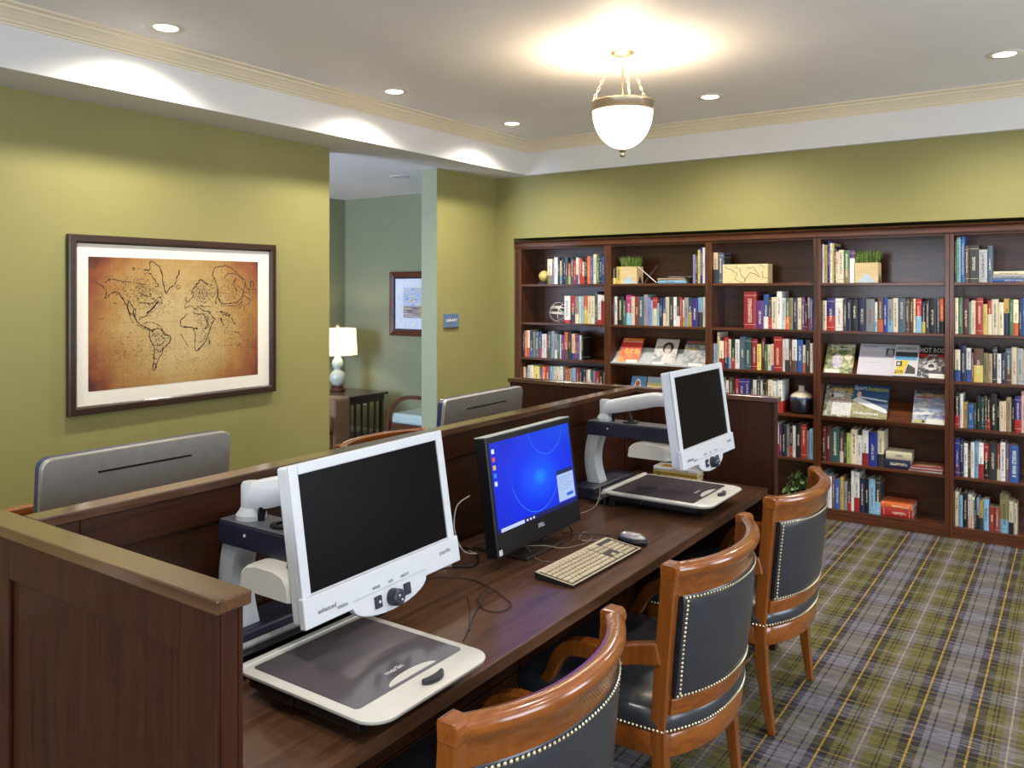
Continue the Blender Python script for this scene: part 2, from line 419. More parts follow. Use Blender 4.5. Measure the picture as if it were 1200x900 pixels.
prof += [(.158, .0)] + [(.157 * sin(a * pi / 24), -.198 * cos(a * pi / 24)) for a in range(11, 0, -1)]
m.lathe(prof, (PX, PY, RZ0 + .005), 48, caps=False)
build('glass_bowl', m, gm.m, pend, smooth=True)
m = MB(); m.lathe([(.0001, -.045), (.012, -.042), (.017, -.034), (.008, -.026), (.008, -.02), (.02, -.012), (.022, -.004), (.01, .004), (.0001, .004)], (PX, PY, RZ0 - .2), 24)
build('finial', m, NICKEL, pend, smooth=True)
mkl('pendant_bulb', 'POINT', (PX, PY, RZ0 + .03), 17, (1.0, 0.78, 0.52), shadow_soft_size=0.1)

# ================================================================== BOOKCASES
FY = 6.145
U = [-4.207, -3.268, -2.381, -1.563, -.7125, .14]
IN = [(-4.145, -3.299), (-3.238, -2.407), (-2.355, -1.589), (-1.538, -.739), (-.686, .1)]
ZSH = [1.695, 1.353, 1.04, .732, .41, .075]
BN = ['leftmost bookcase', 'second bookcase', 'middle bookcase', 'fourth bookcase', 'rightmost bookcase']
for b in range(5):
    x0, x1 = U[b], U[b + 1]; a, c = IN[b]
    t = thing('bookcase', {0: 'dark brown built-in bookcase at the left end of the bookcase wall, beside the green wall',
                           1: 'dark brown built-in bookcase with grass planter and red magazine, second from left',
                           2: 'dark brown built-in bookcase in the middle, with map box on top shelf',
                           3: 'dark brown built-in bookcase with two slanted magazine shelves, second from right',
                           4: 'dark brown built-in bookcase at the right end, cut by the picture edge'}[b], 'bookcase', ((x0 + x1) / 2, FY, 0), 0, 'built-in bookcases along the back wall')
    for p, q in ((x0 + .0008, a), (c, x1 - .0008)):
        m = MB(); m.box(p, q, FY, FY + .022, .0, 2.02); build('stile', m, W_Z, t, bevel=.0025)
    for p, q in ((a - .02, a), (c, c + .02)):
        m = MB(); m.box(p, q, FY + .0225, 6.43, .0, 2.02); build('side_panel', m, W_Z, t)
    m = MB(); m.box(a - .02, c + .02, 6.43, 6.445, 0, 2.06); build('back_panel', m, W_X, t)
    m = MB(); m.box(x0 + .0008, x1 - .0008, FY, FY + .022, 2.0205, 2.06); m.box(a - .02, c + .02, FY + .0225, 6.43, 2.021, 2.06); m.box(a, c, FY + .006, FY + .02, 2.008, 2.0205); build('header', m, W_X, t, bevel=.002)
    m = MB(); m.box(a, c, FY, FY + .022, 0, .055); build('plinth', m, W_X, t, bevel=.002)
    for k, z in enumerate(ZSH):
        if (b == 1 and k == 2) or (b == 3 and k in (2, 3)):
            z2 = z + (.0 if b == 1 else .006 if k == 3 else .008)
            m = MB(); m.box(a + .0005, c - .0005, FY + .001, 6.428, z2 - .028, z2 - .008); s = build('shelf', m, W_X, t, bevel=.002)
            m = MB(); m.prism([(FY - .012, z2 - .008), (FY - .006, z2 - .008), (FY - .004, z2 + .004), (FY - .012, z2 + .004)], 'x', a + .004, c - .004)
            m.prism([(FY - .004, z2 - .008), (6.16, z2 - .0075), (6.31, z2 + .115), (6.306, z2 + .12), (6.155, z2 - .002)], 'x', a + .004, c - .004)
            build('display_ledge', m, GPL if b == 1 else W_X, s)
        else:
            m = MB(); m.box(a + .0005, c - .0005, FY + .006, 6.428, z - .02, z); build('shelf', m, W_X, t, bevel=.002)
m = MB()
prof = [(0, .0), (-.004, .0), (-.006, .012), (-.014, .02), (-.006 + -.014, .026), (-.022, .032), (.0, .032), (.05, .032), (.05, 0)]
m.prism([(6.143 + u, 2.049 + v) for u, v in prof], 'x', -4.205, .14)
m.prism([(6.135, 2.028), (6.145, 2.026), (6.145, 2.049), (6.135, 2.049)], 'x', -4.205, .14)
tag(build('cornice', m, W_X), 'dark brown moulded cornice running along the tops of all five bookcases', 'cornice')

# ------------------------------------------------------------------ books
PAL = dict(cream=(226, 212, 176), white=(228, 226, 220), black=(24, 24, 26), navy=(28, 38, 76), blue=(38, 88, 168), royal=(30, 52, 160), sky=(122, 178, 214),
           red=(190, 34, 30), brick=(150, 52, 40), orange=(222, 96, 36), yellow=(222, 196, 84), gold=(190, 150, 60), maroon=(92, 28, 34), purple=(96, 44, 120),
           lavender=(140, 130, 190), green=(58, 110, 70), teal=(34, 84, 84), lime=(172, 192, 84), olive=(128, 122, 74), brown=(92, 66, 48), tan=(176, 150, 110),
           grey=(132, 138, 142), slate=(72, 92, 112), charcoal=(52, 52, 54), pink=(214, 170, 160), magenta=(178, 40, 112), mauve=(138, 96, 110), indigo=(48, 40, 130),
           silver=(170, 172, 176), mint=(120, 180, 165), crimson=(160, 26, 40), peach=(228, 188, 150))
DARKC = {'black', 'navy', 'blue', 'royal', 'red', 'brick', 'maroon', 'purple', 'green', 'teal', 'brown', 'slate', 'charcoal', 'magenta', 'indigo', 'crimson', 'mauve', 'orange'}
bm_ = Mat('book_cover', rough=0.45, coat=0.1)
nt = bm_.nt
def attr(n):
    a = bm_.N('ShaderNodeAttribute'); a.attribute_type = 'OBJECT'; a.attribute_name = n; return a.outputs['Color'], Ex(nt, a.outputs['Fac'])
gx, gy, gz = bm_.xyz(bm_.coord('Generated')); ox, oy, oz = bm_.xyz(bm_.coord('Object'))
c1, _ = attr('cover_tone'); c2, _ = attr('band_tone'); c3, _ = attr('print_tone')
_, bl = attr('band_from'); _, bh = attr('band_to'); _, tl = attr('print_from'); _, th_ = attr('print_to'); _, sd = attr('print_seed')
band = gz.gt(bl) * gz.lt(bh)
col = bm_.mix(band, c1, c2)
cv = bm_.N('ShaderNodeCombineXYZ'); bm_.L(ox * 240, cv.inputs[0]); bm_.L(sd * 37.0, cv.inputs[1]); bm_.L(oz * 210, cv.inputs[2])
tn = bm_.noise(cv.outputs[0], 1.0, 1, 0.5)
txt = tn.gt(0.5) * ((gx - 0.5).abs()).lt(0.15) * gz.gt(tl) * gz.lt(th_) * gy.lt(0.03)
lines = (((gz - 0.9).abs()).lt(0.006)).mx(((gz - 0.1).abs()).lt(0.006)) * sd.gt(0.6)
col = bm_.mix((txt * 0.95).mx(lines * 0.7), col, c3)
bm_.base(col)
BOOK = bm_.m
bpm = Mat('book_page_block', rough=0.85); q1, q2, q3 = bpm.xyz(bpm.coord('Object'))
bpm.base(bpm.ramp(((q1 * 1400).sin() * 0.5 + 0.5), [(0, rgb(178, 164, 132)), (1, rgb(226, 216, 190))]))
PG = bpm.m
ORD = ['', 'first', 'second', 'third', 'fourth', 'fifth', 'sixth', 'seventh', 'eighth', 'ninth', 'tenth', 'eleventh', 'twelfth', 'thirteenth', 'fourteenth', 'fifteenth', 'sixteenth', 'seventeenth', 'eighteenth', 'nineteenth', 'twentieth', 'twenty-first', 'twenty-second', 'twenty-third', 'twenty-fourth', 'twenty-fifth', 'twenty-sixth', 'twenty-seventh', 'twenty-eighth', 'twenty-ninth', 'thirtieth']
def fcol(n): 
    r, g, b = PAL[n]; j = random.uniform(.88, 1.04); l_ = .3 * r + .59 * g + .11 * b; r, g, b = [c + (l_ - c) * .14 for c in (r, g, b)]
    return [lin(min(255, r * j) / 255), lin(min(255, g * j) / 255), lin(min(255, b * j) / 255)]
def style(o, c1, c2=None, split=(0, 0), pc=None, pr=(.22, .8), seed=None):
    o['cover_tone'] = fcol(c1); o['band_tone'] = fcol(c2 or c1); o['band_from'], o['band_to'] = float(split[0]), float(split[1])
    if pc is None: pc = 'cream' if c1 in DARKC else random.choice(['charcoal', 'brick', 'navy', 'charcoal'])
    o['print_tone'] = fcol(pc); o['print_from'], o['print_to'] = (float(pr[0]) + random.uniform(-.08, .2), float(pr[1]) + random.uniform(-.2, .1)); o['print_seed'] = random.random() if seed is None else seed
def make_book(name, M, w, h, d, flat=False):
    """M: local x = thickness, y = into shelf, z = up; origin at spine bottom centre. returns root mesh (cover) with page_block child"""
    mb = MB(); cv = .0022; sb = min(.004, w * .18)
    hw = w / 2
    outer = [(-hw, d), (-hw, sb), (-hw * .6, .0008), (0, 0), (hw * .6, .0008), (hw, sb), (hw, d)]
    inner = [(hw - cv, d), (hw - cv, sb + .001), (-hw + cv, sb + .001), (-hw + cv, d)]
    n = len(outer); vs = [(x, y, 0) for x, y in outer] + [(x, y, 0) for x, y in inner] + [(x, y, h) for x, y in outer] + [(x, y, h) for x, y in inner]
    N = n + 4; fs = []
    for k in range(N): fs.append((k, (k + 1) % N, N + (k + 1) % N, N + k))
    # top and bottom strips
    for off in (0, N):
        fs.append((off + 0, off + 1, off + n + 2, off + n + 3)); fs.append((off + 1, off + 2, off + 3, off + 4, off + 5, off + n + 1, off + n + 2)); fs.append((off + 5, off + 6, off + n, off + n + 1))
    mb.add(vs, fs)
    me = bpy.data.meshes.new(name); me.from_pydata(mb.v, [], mb.f); me.materials.append(BOOK)
    b2 = bmesh.new(); b2.from_mesh(me); bmesh.ops.recalc_face_normals(b2, faces=b2.faces); b2.to_mesh(me); b2.free()
    o = bpy.data.objects.new(name, me); COL.objects.link(o); o.location = M.to_translation(); o.rotation_euler = M.to_euler()
    ROOTM[o.name] = M
    pb = MB(); pb.box(-hw + cv + .0001, hw - cv - .0001, sb + .002, d - .004, .003, h - .004)
    build('page_block', pb, PG, o, world=False)
    return o
SHN = ['top shelf', 'second shelf', 'third shelf', 'fourth shelf', 'fifth shelf', 'bottom shelf']
used = set()
def row(bay, sh, ox_, oy_, sc, data, right=False, yp=6.178, zoff=0.0):
    toks = [t.strip() for t in data.strip().split(';') if t.strip()]
    items = []
    for t in toks:
        p = t.split(); items.append((float(p[0]), None if p[1] == '-' else float(p[1]), p[2] if len(p) > 2 else None))
    n = sum(1 for it in items[:-1] if it[1] is not None); i = 0
    z0 = ZSH[sh] + zoff + .0006
    for k in range(len(items) - 1):
        x, top, cs = items[k]
        if top is None: continue
        i += 1; x2 = items[k + 1][0]
        A = pt(ox_ + x / sc, 300, Y=yp).x; B = pt(ox_ + x2 / sc, 300, Y=yp).x
        zt = pt(ox_ + (x + x2) / 2 / sc, oy_ + top / sc, Y=yp).z
        a, c = IN[bay]; A = max(A, a + .002); B = min(B, c - .002)
        w = max(.008, B - A - .0008); h = max(.12, zt - z0)
        dep = min(.235, max(.13, h * random.uniform(.62, .74)))
        yy = yp + random.uniform(-.008, .008)
        M = Matrix.Translation(((A + B) / 2, yy, z0))
        o = make_book('book', M, w, h, dep)
        f = None; parts = cs.split('/'); c_1 = parts[0]; c_2 = None; sp = (0, 0)
        if len(parts) > 1:
            c_2 = parts[1].rstrip('0123456789.'); fr = parts[1][len(c_2):]; fr = float(fr) if fr else .35; sp = (0.0, fr)
        style(o, c_1, c_2, sp)
        size = ('tall ' if h > .262 else 'short ' if h < .2 else '') + ('thick' if w > .05 else 'thin' if w < .02 else 'medium-thick')
        cname = c_1 + (' and ' + c_2 if c_2 else '')
        r = n + 1 - i if right else i
        if r == 1 and not right: where = 'first from left'
        elif r == 1: where = 'first from right'
        else: where = ORD[r] + ' from ' + ('right' if right else 'left')
        lab = '%s %s book, %s on %s of %s' % (size, cname, where, SHN[sh], BN[bay])
        tag(o, lab, 'book', 'books standing on the %s of the %s' % (SHN[sh], BN[bay]))
row(0, 0, 600, 260, 10, '''412 435 cream/olive; 468 480 lavender; 490 415 white; 530 415 navy; 556 455 cream/sky; 582 415 charcoal; 603 415 navy; 628 415 slate; 652 485 orange/lime; 680 425 slate; 712 450 red;
 742 418 white/blue; 768 428 cream; 793 430 red; 826 470 white/red; 848 405 black; 882 402 orange; 918 405 blue; 945 380 cream; 985 405 green; 1022 400 navy; 1052 405 blue; 1082 0''')
row(0, 1, 600, 260, 10, '''615 868 white/red.12; 682 870 red/charcoal.4; 738 872 grey/cream; 776 872 cream; 802 872 sky; 832 866 orange/yellow.5; 882 868 cream; 928 870 cream; 968 815 slate; 1000 855 white/red.15; 1040 860 white/red.8; 1082 0''')
row(0, 2, 600, 350, 10, '''122 375 navy; 150 372 orange; 178 372 cream/orange; 205 380 navy/blue; 238 385 olive; 268 385 slate; 313 385 navy/red; 340 415 white; 370 412 white; 402 410 red; 418 385 teal; 458 380 grey; 500 412 lavender/white;
 530 415 green; 558 425 white; 575 425 purple; 612 392 orange/brown; 658 385 charcoal; 695 412 peach/blue.25; 735 415 red; 764 425 blue; 790 430 cream; 815 430 black; 835 0''')
row(0, 3, 600, 350, 10, '''130 800 peach; 155 805 brown; 178 780 white; 214 780 cream; 250 788 yellow; 320 815 blue; 347 790 orange; 392 790 brick; 440 790 sky; 480 795 cream; 515 795 cream; 556 795 white; 598 800 olive; 626 808 red; 660 820 tan;
 700 810 sky; 745 810 red; 785 812 navy; 820 810 charcoal; 868 838 pink; 888 830 white; 920 835 green; 945 845 lavender; 975 850 red; 1022 840 black; 1068 862 white; 1085 0''')
row(1, 0, 700, 260, 8.571, '''150 455 black/yellow; 188 450 yellow; 238 -; 958 328 lavender; 984 328 charcoal; 1005 280 yellow; 1032 258 royal; 1060 258 white; 1082 0''')
row(1, 1, 700, 260, 8.571, '''130 758 maroon; 165 750 white; 200 748 black; 262 790 green; 282 738 magenta/sky.4; 338 750 cream; 372 750 brick; 415 750 slate; 464 730 grey; 503 760 lavender; 532 790 sky; 555 760 red/cream.6; 600 815 sky; 624 765 navy;
 655 765 blue/cream.45; 686 755 cream; 720 755 charcoal; 762 755 white; 798 755 charcoal/white; 830 760 red; 850 785 white/yellow; 875 760 grey; 918 760 charcoal/gold.5; 950 765 indigo; 1010 760 sky/charcoal.5; 1055 755 white; 1082 0''')
row(2, 0, 820, 260, 8, '122 288 peach/charcoal.45; 170 288 slate; 218 302 black; 227 0')
row(2, 1, 820, 260, 8, '''412 655 crimson; 528 738 purple; 598 680 blue/white; 645 710 charcoal/red; 670 705 cream; 722 652 white; 768 712 white; 808 712 green/orange.4; 842 712 olive; 875 715 navy; 912 712 cream; 955 705 purple; 985 748 charcoal;
 1008 708 pink/red; 1034 715 blue; 1062 0''')
row(2, 2, 820, 370, 8, '''115 262 white; 140 262 sky; 162 155 cream; 184 235 cream/red; 226 200 red/navy; 265 220 cream/sky; 292 215 black/red; 330 222 white; 370 195 slate; 425 208 teal; 482 218 crimson; 536 265 yellow; 575 208 maroon; 608 268 green;
 632 270 cream; 670 265 cream/blue.2; 694 195 red; 770 218 white; 800 218 white/charcoal; 834 222 brown; 865 225 white/brown; 910 225 blue; 965 275 cream/orange; 995 225 charcoal; 1036 258 white; 1062 0''')
row(2, 3, 820, 370, 8, '''215 575 olive; 240 605 white; 268 578 brown; 312 590 navy; 331 590 red; 368 590 indigo; 425 590 indigo; 470 592 charcoal; 500 600 white; 532 570 charcoal/white; 568 605 white; 588 605 black; 608 605 brown; 640 600 cream; 683 612 white;
 716 605 white; 735 605 white/red; 775 0''', right=True)
row(2, 4, 850, 470, 6.925, '''385 178 navy; 410 178 cream/red; 435 188 purple; 460 195 black; 490 190 grey; 522 190 black/red; 546 200 white; 570 185 black; 614 190 red; 657 240 grey; 685 225 sky; 715 0''', right=True)
row(3, 0, 950, 260, 7.03, '''85 185 white; 112 190 gold; 136 155 royal; 158 175 cream; 178 175 yellow; 192 200 navy; 205 245 pink/cream.6; 230 232 cream; 270 235 green/olive.45; 320 232 purple/white.75; 360 0''')
row(3, 1, 950, 260, 7.03, '''85 648 cream; 130 628 indigo/red.45; 200 630 white; 268 635 charcoal; 298 640 navy; 334 640 black; 388 630 navy; 456 635 grey; 525 660 white/sky; 550 625 brown/orange; 597 628 royal; 630 635 grey/sky; 678 628 cream; 720 628 slate;
 780 635 brown; 812 635 brown; 846 632 cream; 866 635 red/sky.5; 912 655 navy/yellow; 946 650 charcoal; 976 630 black; 1033 630 slate; 1064 632 orange/black; 1100 0''')
row(3, 4, 950, 490, 6, '''78 60 maroon; 106 60 maroon; 142 75 teal; 200 95 brown/cream; 230 112 charcoal; 252 105 lime; 282 80 cream; 325 120 white; 362 85 white/crimson; 406 100 royal; 466 90 cream/charcoal; 513 0''')
row(3, 5, 950, 490, 6, '''75 380 slate/sky; 120 410 white; 148 415 mauve; 170 430 blue; 208 415 gold; 232 445 grey; 258 460 charcoal/red; 284 372 white; 304 380 white/red; 342 425 navy; 378 430 black; 408 430 sky; 452 430 charcoal/sky; 490 0''')
row(4, 0, 1090, 250, 8.18, '''228 260 charcoal; 252 230 mint; 293 222 blue; 330 312 brown; 370 305 charcoal; 468 348 silver; 548 310 slate; 598 0''')
row(4, 1, 1090, 335, 8.18, '''228 115 cream; 268 110 green; 310 122 maroon; 372 155 mint; 390 140 cream; 438 115 red; 508 175 yellow; 548 140 red/cream.6; 588 128 cream; 655 158 cream; 705 122 gold/navy.6; 760 130 green; 795 132 cream/orange; 850 125 charcoal; 878 120 blue; 935 130 red; 980 122 cream; 1020 0''')
row(4, 2, 1090, 335, 8.18, '''225 612 cream/blue; 288 570 navy; 345 598 white/blue; 392 640 mauve; 418 600 brown/yellow.5; 510 642 olive; 553 650 tan; 595 585 charcoal; 640 650 white; 682 640 navy; 722 598 slate/brown.4; 780 590 cream; 835 600 silver; 890 615 cream; 940 600 brick; 1000 0''')
row(4, 3, 1090, 440, 8.18, '''232 170 black/red; 286 175 white; 315 258 gold; 360 270 blue; 415 270 green; 444 198 black; 482 208 teal; 524 195 brown; 546 210 black/red; 576 185 black; 640 225 black; 664 248 cream; 712 245 peach; 729 208 tan; 780 222 black; 810 200 indigo/red; 873 150 pink; 930 180 cream; 990 0''')
row(4, 4, 1090, 440, 8.18, '''222 615 royal/purple; 282 632 navy; 320 650 white; 360 665 brown; 388 640 white; 425 635 sky; 463 645 white/red.4; 512 655 red/black.5; 562 650 charcoal; 640 655 brick/cream.3; 672 640 white; 722 655 mauve; 762 670 blue; 846 0''')
row(4, 5, 1090, 530, 8.18, '''230 378 cream; 275 410 sky; 312 395 black; 360 405 white/pink; 398 430 cream; 425 465 navy; 446 440 sky/black.45; 468 460 gold/charcoal.4; 508 455 sky; 563 525 brick; 620 530 brick; 667 410 olive/sky; 755 470 cream/black; 798 490 cream; 834 0''')
# printed title on the thick blue volume
m = MB(); bx = pt(1090 + 804 / 8.18, 540, Y=6.168)
text_mb(m, 'WORLD WAR II', Matrix.Translation((bx.x, 6.1675, .41 + .12)) @ Matrix.Rotation(pi / 2, 4, 'X') @ Matrix.Rotation(-pi / 2, 4, 'Z'), .03, .0006, width=.17)
wb = [o for o in COL.objects if o.get('label', '').startswith(('thick blue book', 'medium-thick blue book', 'tall thick blue', 'tall medium-thick blue')) and 'thirteenth' in o['label'] and 'fifth shelf of rightmost' in o['label']]
if wb:
    wb[0].location.y = 6.169; ROOTM[wb[0].name] = Matrix.Translation(wb[0].location); wb[0]['print_from'] = 0.95; wb[0]['print_to'] = 0.96
    build('title_lettering', m, MATW, wb[0])

# lying books / stacks
def flat_book(cx_, cy_, z, w, h, t, c, c2, label, grp, rz=0.0, sp=(0, 0)):
    # spine faces -y (towards room); w along x is book height, h is depth
    M = Matrix.Translation((cx_, cy_, z)) @ Matrix.Rotation(rz, 4, 'Z') @ Matrix.Translation((-w / 2, -h / 2, t / 2)) @ Matrix.Rotation(pi / 2, 4, 'Y')
    M = M @ Matrix.Identity(4)
    o = make_book('book', M, t, w, h)
    style(o, c, c2, sp); return tag(o, label, 'book', grp)
def fx(x, ox_, sc, yp=6.178): return pt(ox_ + x / sc, 300, Y=yp).x
def stack(bay, sh, ox_, sc, items, grp, d=.17):
    z = ZSH[sh] + .0006
    for x0, x1, t, c, c2, lab, rz in items:
        A, B = fx(x0, ox_, sc), fx(x1, ox_, sc); flat_book((A + B) / 2, 6.178 + d / 2 + .004, z, B - A, d, t, c, c2, lab, grp, rz, (0, 0)); z += t + .0006
stack(1, 0, 700, 8.571, [(605, 885, .026, 'sky', 'white', 'blue and white book lying at the bottom of the stack right of crossed sticks', 0), (600, 875, .018, 'tan', None, 'beige book lying in the middle of the top-shelf stack, second bookcase', 0.02), (700, 950, .014, 'charcoal', None, 'dark thin book on top of the lying stack in second bookcase', 0)], 'books lying on the top shelf of the second bookcase')
stack(3, 4, 950, 6, [(516, 700, .062, 'navy', None, 'thick navy book lying under the cream book, fifth shelf of fourth bookcase', 0), (524, 706, .052, 'cream', None, 'thick cream book lying on the navy book, fifth shelf of fourth bookcase', 0.04)], 'books lying on the fifth shelf of the fourth bookcase')
stack(3, 5, 950, 6, [(492, 715, .055, 'red', 'yellow', 'red and yellow book lying on the bottom shelf, under the orange book', 0), (488, 715, .038, 'orange', 'brown', 'orange brown book lying on the red and yellow book, bottom shelf', -0.05)], 'books lying on the bottom shelf of the fourth bookcase', .2)
stack(4, 0, 1090, 8.18, [(592, 960, .02, 'blue', 'sky', 'blue book at the bottom of the lying stack, top shelf of rightmost bookcase', 0), (600, 960, .025, 'grey', 'brown', 'grey book in the middle of the lying stack, top shelf of rightmost bookcase', 0), (606, 960, .024, 'cream', 'pink', 'cream book on top of the lying stack, top shelf of rightmost bookcase', 0)], 'books lying on the top shelf of the rightmost bookcase', .2)

# ------------------------------------------------------------------ magazines
MC = {}
def colm(c):
    if c not in MC: MC[c] = plain('print_%d_%d_%d' % c, *[v * .86 for v in c], rough=0.45, var=0.04, scale=200)
    return MC[c]
def mosaic(name, stops, scale=28, seed=0.0):
    m = Mat(name, rough=0.45)
    n = m.noise(m.mapping(m.coord('Object'), (1, 1, 1), (seed, seed * 2, 0)), scale, 4, 0.65, 0.6)
    m.base(m.ramp(n, [(p, rgb(*[v * .84 for v in c])) for p, c in stops])); return m.m
def magazine(M, w, h, t, base, els, label, cat='magazine', group=None, name='magazine'):
    """M: local x right, y up the cover, z out of the cover; origin bottom centre"""
    T = thing(name, label, cat, group=group, M=M)
    b = MB(); b.box(-w / 2, w / 2, 0, h, -t, 0); build('cover', b, base, T, world=False, bevel=.0006)
    k = 0; mats = []; mb = MB(); tm = []; tb = MB()
    for e in els:
        k += 1; z = .0003 + .00015 * k
        if e[0] == 'r':
            _, x0, y0, x1, y1, c = e; mt = c if not isinstance(c, tuple) else colm(c)
            if mt not in mats: mats.append(mt)
            mb.cur = mats.index(mt); mb.box((x0 - .5) * w, (x1 - .5) * w, y0 * h, y1 * h, z - .0001, z)
        elif e[0] == 'e':
            _, x, y, rx, ry, c = e; mt = c if not isinstance(c, tuple) else colm(c)
            if mt not in mats: mats.append(mt)
            mb.cur = mats.index(mt); mb.prism([((x - .5 + rx * cos(a * pi / 12)) * w, (y) * h + ry * h * sin(a * pi / 12)) for a in range(24)], 'z', z - .0001, z)
        elif e[0] == 'p':
            _, pts, c = e; mt = colm(c) if isinstance(c, tuple) else c
            if mt not in mats: mats.append(mt)
            mb.cur = mats.index(mt); mb.prism([((x - .5) * w, y * h) for x, y in pts], 'z', z - .0001, z)
        elif e[0] == 't':
            _, s, x, y, wd, hh, c = e; mt = colm(c)
            if mt not in tm: tm.append(mt)
            tb.cur = tm.index(mt); text_mb(tb, s, Matrix.Translation(((x - .5) * w, y * h, z + .0002)), hh * h * 1.35, .0008, width=wd * w)
    if mb.v: build('cover_print', mb, mats, T, world=False)
    if tb.v: build('cover_lettering', tb, tm, T, world=False)
    return T
def lean(xa, xb, z, y=6.16, ang=56):
    w = xb - xa
    return Matrix.Translation(((xa + xb) / 2, y, z)) @ Matrix.Rotation(radians(ang), 4, 'X'), w
GM = 'magazines on the slanted display shelves'
z = 1.037
M, w = lean(-3.19, -2.995, z + .002); magazine(M, w, .243, .003, colm((206, 44, 26)), [('r', 0, .0, 1, .5, mosaic('flame_print', [(.3, (220, 40, 24)), (.5, (240, 120, 40)), (.7, (250, 210, 120))], 20)),
    ('t', 'PERFORMANCE', .5, .93, .9, .06, (236, 190, 60)), ('t', 'SCULPTURE', .5, .84, .9, .055, (240, 220, 190)), ('t', 'ttt', .56, .48, .7, .3, (246, 176, 50)), ('r', .42, .0, .95, .13, (240, 232, 220))], 'red magazine with yellow letters on the slanted shelf of the second bookcase', group=GM)
M, w = lean(-2.879, -2.68, z + .002); magazine(M, w, .243, .003, colm((206, 198, 190)), [('r', 0, 0, 1, .5, mosaic('grey_shirt_print', [(.35, (90, 90, 96)), (.5, (190, 186, 184)), (.65, (232, 228, 222))], 24, 3)),
    ('e', .58, .66, .24, .22, (42, 30, 30)), ('e', .58, .6, .13, .17, (196, 176, 166)), ('e', .53, .63, .02, .008, (60, 40, 36)), ('e', .63, .63, .02, .008, (60, 40, 36)), ('p', [(.2, .08), (.45, .45), (.58, .4), (.72, .46), (.9, .3), (.92, .08)], (212, 208, 206)), ('p', [(.0, .1), (.08, .22), (.44, .4), (.4, .12)], (150, 150, 160)),
    ('r', .08, .68, .3, .7, (90, 60, 60)), ('r', .08, .62, .26, .64, (200, 60, 50)), ('r', .78, .3, .95, .33, (220, 90, 50)), ('r', .05, .0, .55, .1, (236, 234, 230))], 'pale magazine with dark-haired portrait on the slanted shelf of the second bookcase', group=GM)
M, w = lean(-2.62, -2.42, z + .002); magazine(M, w, .243, .003, mosaic('workshop_print', [(.3, (60, 66, 72)), (.48, (150, 156, 160)), (.62, (206, 204, 196)), (.75, (176, 166, 120))], 26, 5), [
    ('r', 0, .82, 1, 1, (70, 74, 84)), ('t', 'AIRCRAFT', .5, .9, .86, .09, (214, 84, 40)), ('t', 'BUILDER', .3, .66, .5, .07, (226, 190, 50)), ('r', .3, .0, .9, .12, (236, 232, 226))], 'grey magazine with orange letters, rightmost on the slanted shelf of second bookcase', group=GM)
z = 1.05
M, w = lean(-1.522, -1.326, z + .002); magazine(M, w, .243, .003, mosaic('garden_print', [(.3, (44, 62, 28)), (.45, (100, 122, 58)), (.58, (190, 186, 130)), (.72, (230, 220, 196))], 24, 1), [
    ('e', .42, .4, .16, .26, mosaic('couple_print', [(.35, (150, 150, 200)), (.6, (236, 226, 220))], 40, 2)), ('e', .8, .55, .14, .11, (222, 208, 180)), ('r', .04, .0, .55, .12, (232, 226, 214)), ('t', 'Better Homes', .54, .92, .84, .09, (240, 240, 232)), ('t', '& Gardens', .5, .82, .7, .08, (240, 240, 232)), ('e', .16, .76, .04, .03, (226, 120, 40))], 'green garden magazine on the upper slanted shelf, far left of fourth bookcase', group=GM)
M, w = lean(-1.296, -1.055, z + .002); magazine(M, w, .25, .004, colm((214, 210, 220)), [('r', .0, .93, 1, .96, (170, 168, 186)), ('r', .12, .9, .5, .915, (120, 118, 130)), ('r', .06, .55, .7, .75, (200, 196, 208)), ('r', .1, .4, .6, .41, (170, 168, 180)), ('r', .72, .6, .97, .87, (82, 80, 84)), ('e', .845, .74, .07, .1, (176, 174, 176)), ('e', .845, .635, .11, .05, (150, 148, 152))], 'white open newsletter with small portrait on the upper slanted shelf of fourth bookcase', 'magazine', GM)
M, w = lean(-1.05, -.925, z + .006, 6.155); magazine(M, w + .03, .25, .004, colm((218, 214, 214)), [('r', .06, .5, .95, .62, (90, 160, 206)), ('r', .06, .62, .95, .76, (60, 56, 60)), ('p', [(.05, .05), (.3, .5), (.62, .5), (.45, .05)], (228, 196, 40)), ('r', .12, .3, .36, .46, (40, 40, 44)), ('e', .22, .38, .07, .05, (200, 198, 196)), ('p', [(.5, .08), (.6, .38), (.9, .26), (.92, .08)], (52, 50, 50)), ('t', 'ARTNEWS', .5, .86, .8, .09, (120, 122, 134)), ('t', '210', .25, .12, .34, .1, (60, 56, 40))], 'white magazine with yellow and blue picture, left of the black one', 'magazine', GM)
M, w = lean(-.915, -.742, z + .002); magazine(M, w, .243, .004, mosaic('hot_car_print', [(.38, (26, 24, 26)), (.5, (90, 88, 90)), (.62, (210, 206, 204))], 26, 9), [
    ('r', 0, .74, 1, 1, (34, 30, 32)), ('t', 'HOT ROD', .5, .88, .9, .15, (238, 234, 230)), ('r', 0, .68, .35, .76, (200, 30, 30)), ('r', .72, .68, 1, .76, (200, 30, 30)), ('t', 'MAGAZINE', .53, .72, .3, .05, (230, 226, 222)), ('r', .45, .0, 1, .14, (234, 230, 224)), ('e', .5, .36, .16, .13, (224, 220, 218)), ('e', .5, .36, .11, .09, (50, 46, 48)), ('r', .3, .27, .7, .33, (226, 222, 220)), ('r', .1, .64, .9, .66, (196, 40, 36))], 'black and white car magazine with red bars, rightmost on upper slanted shelf', 'magazine', GM)
z = .739
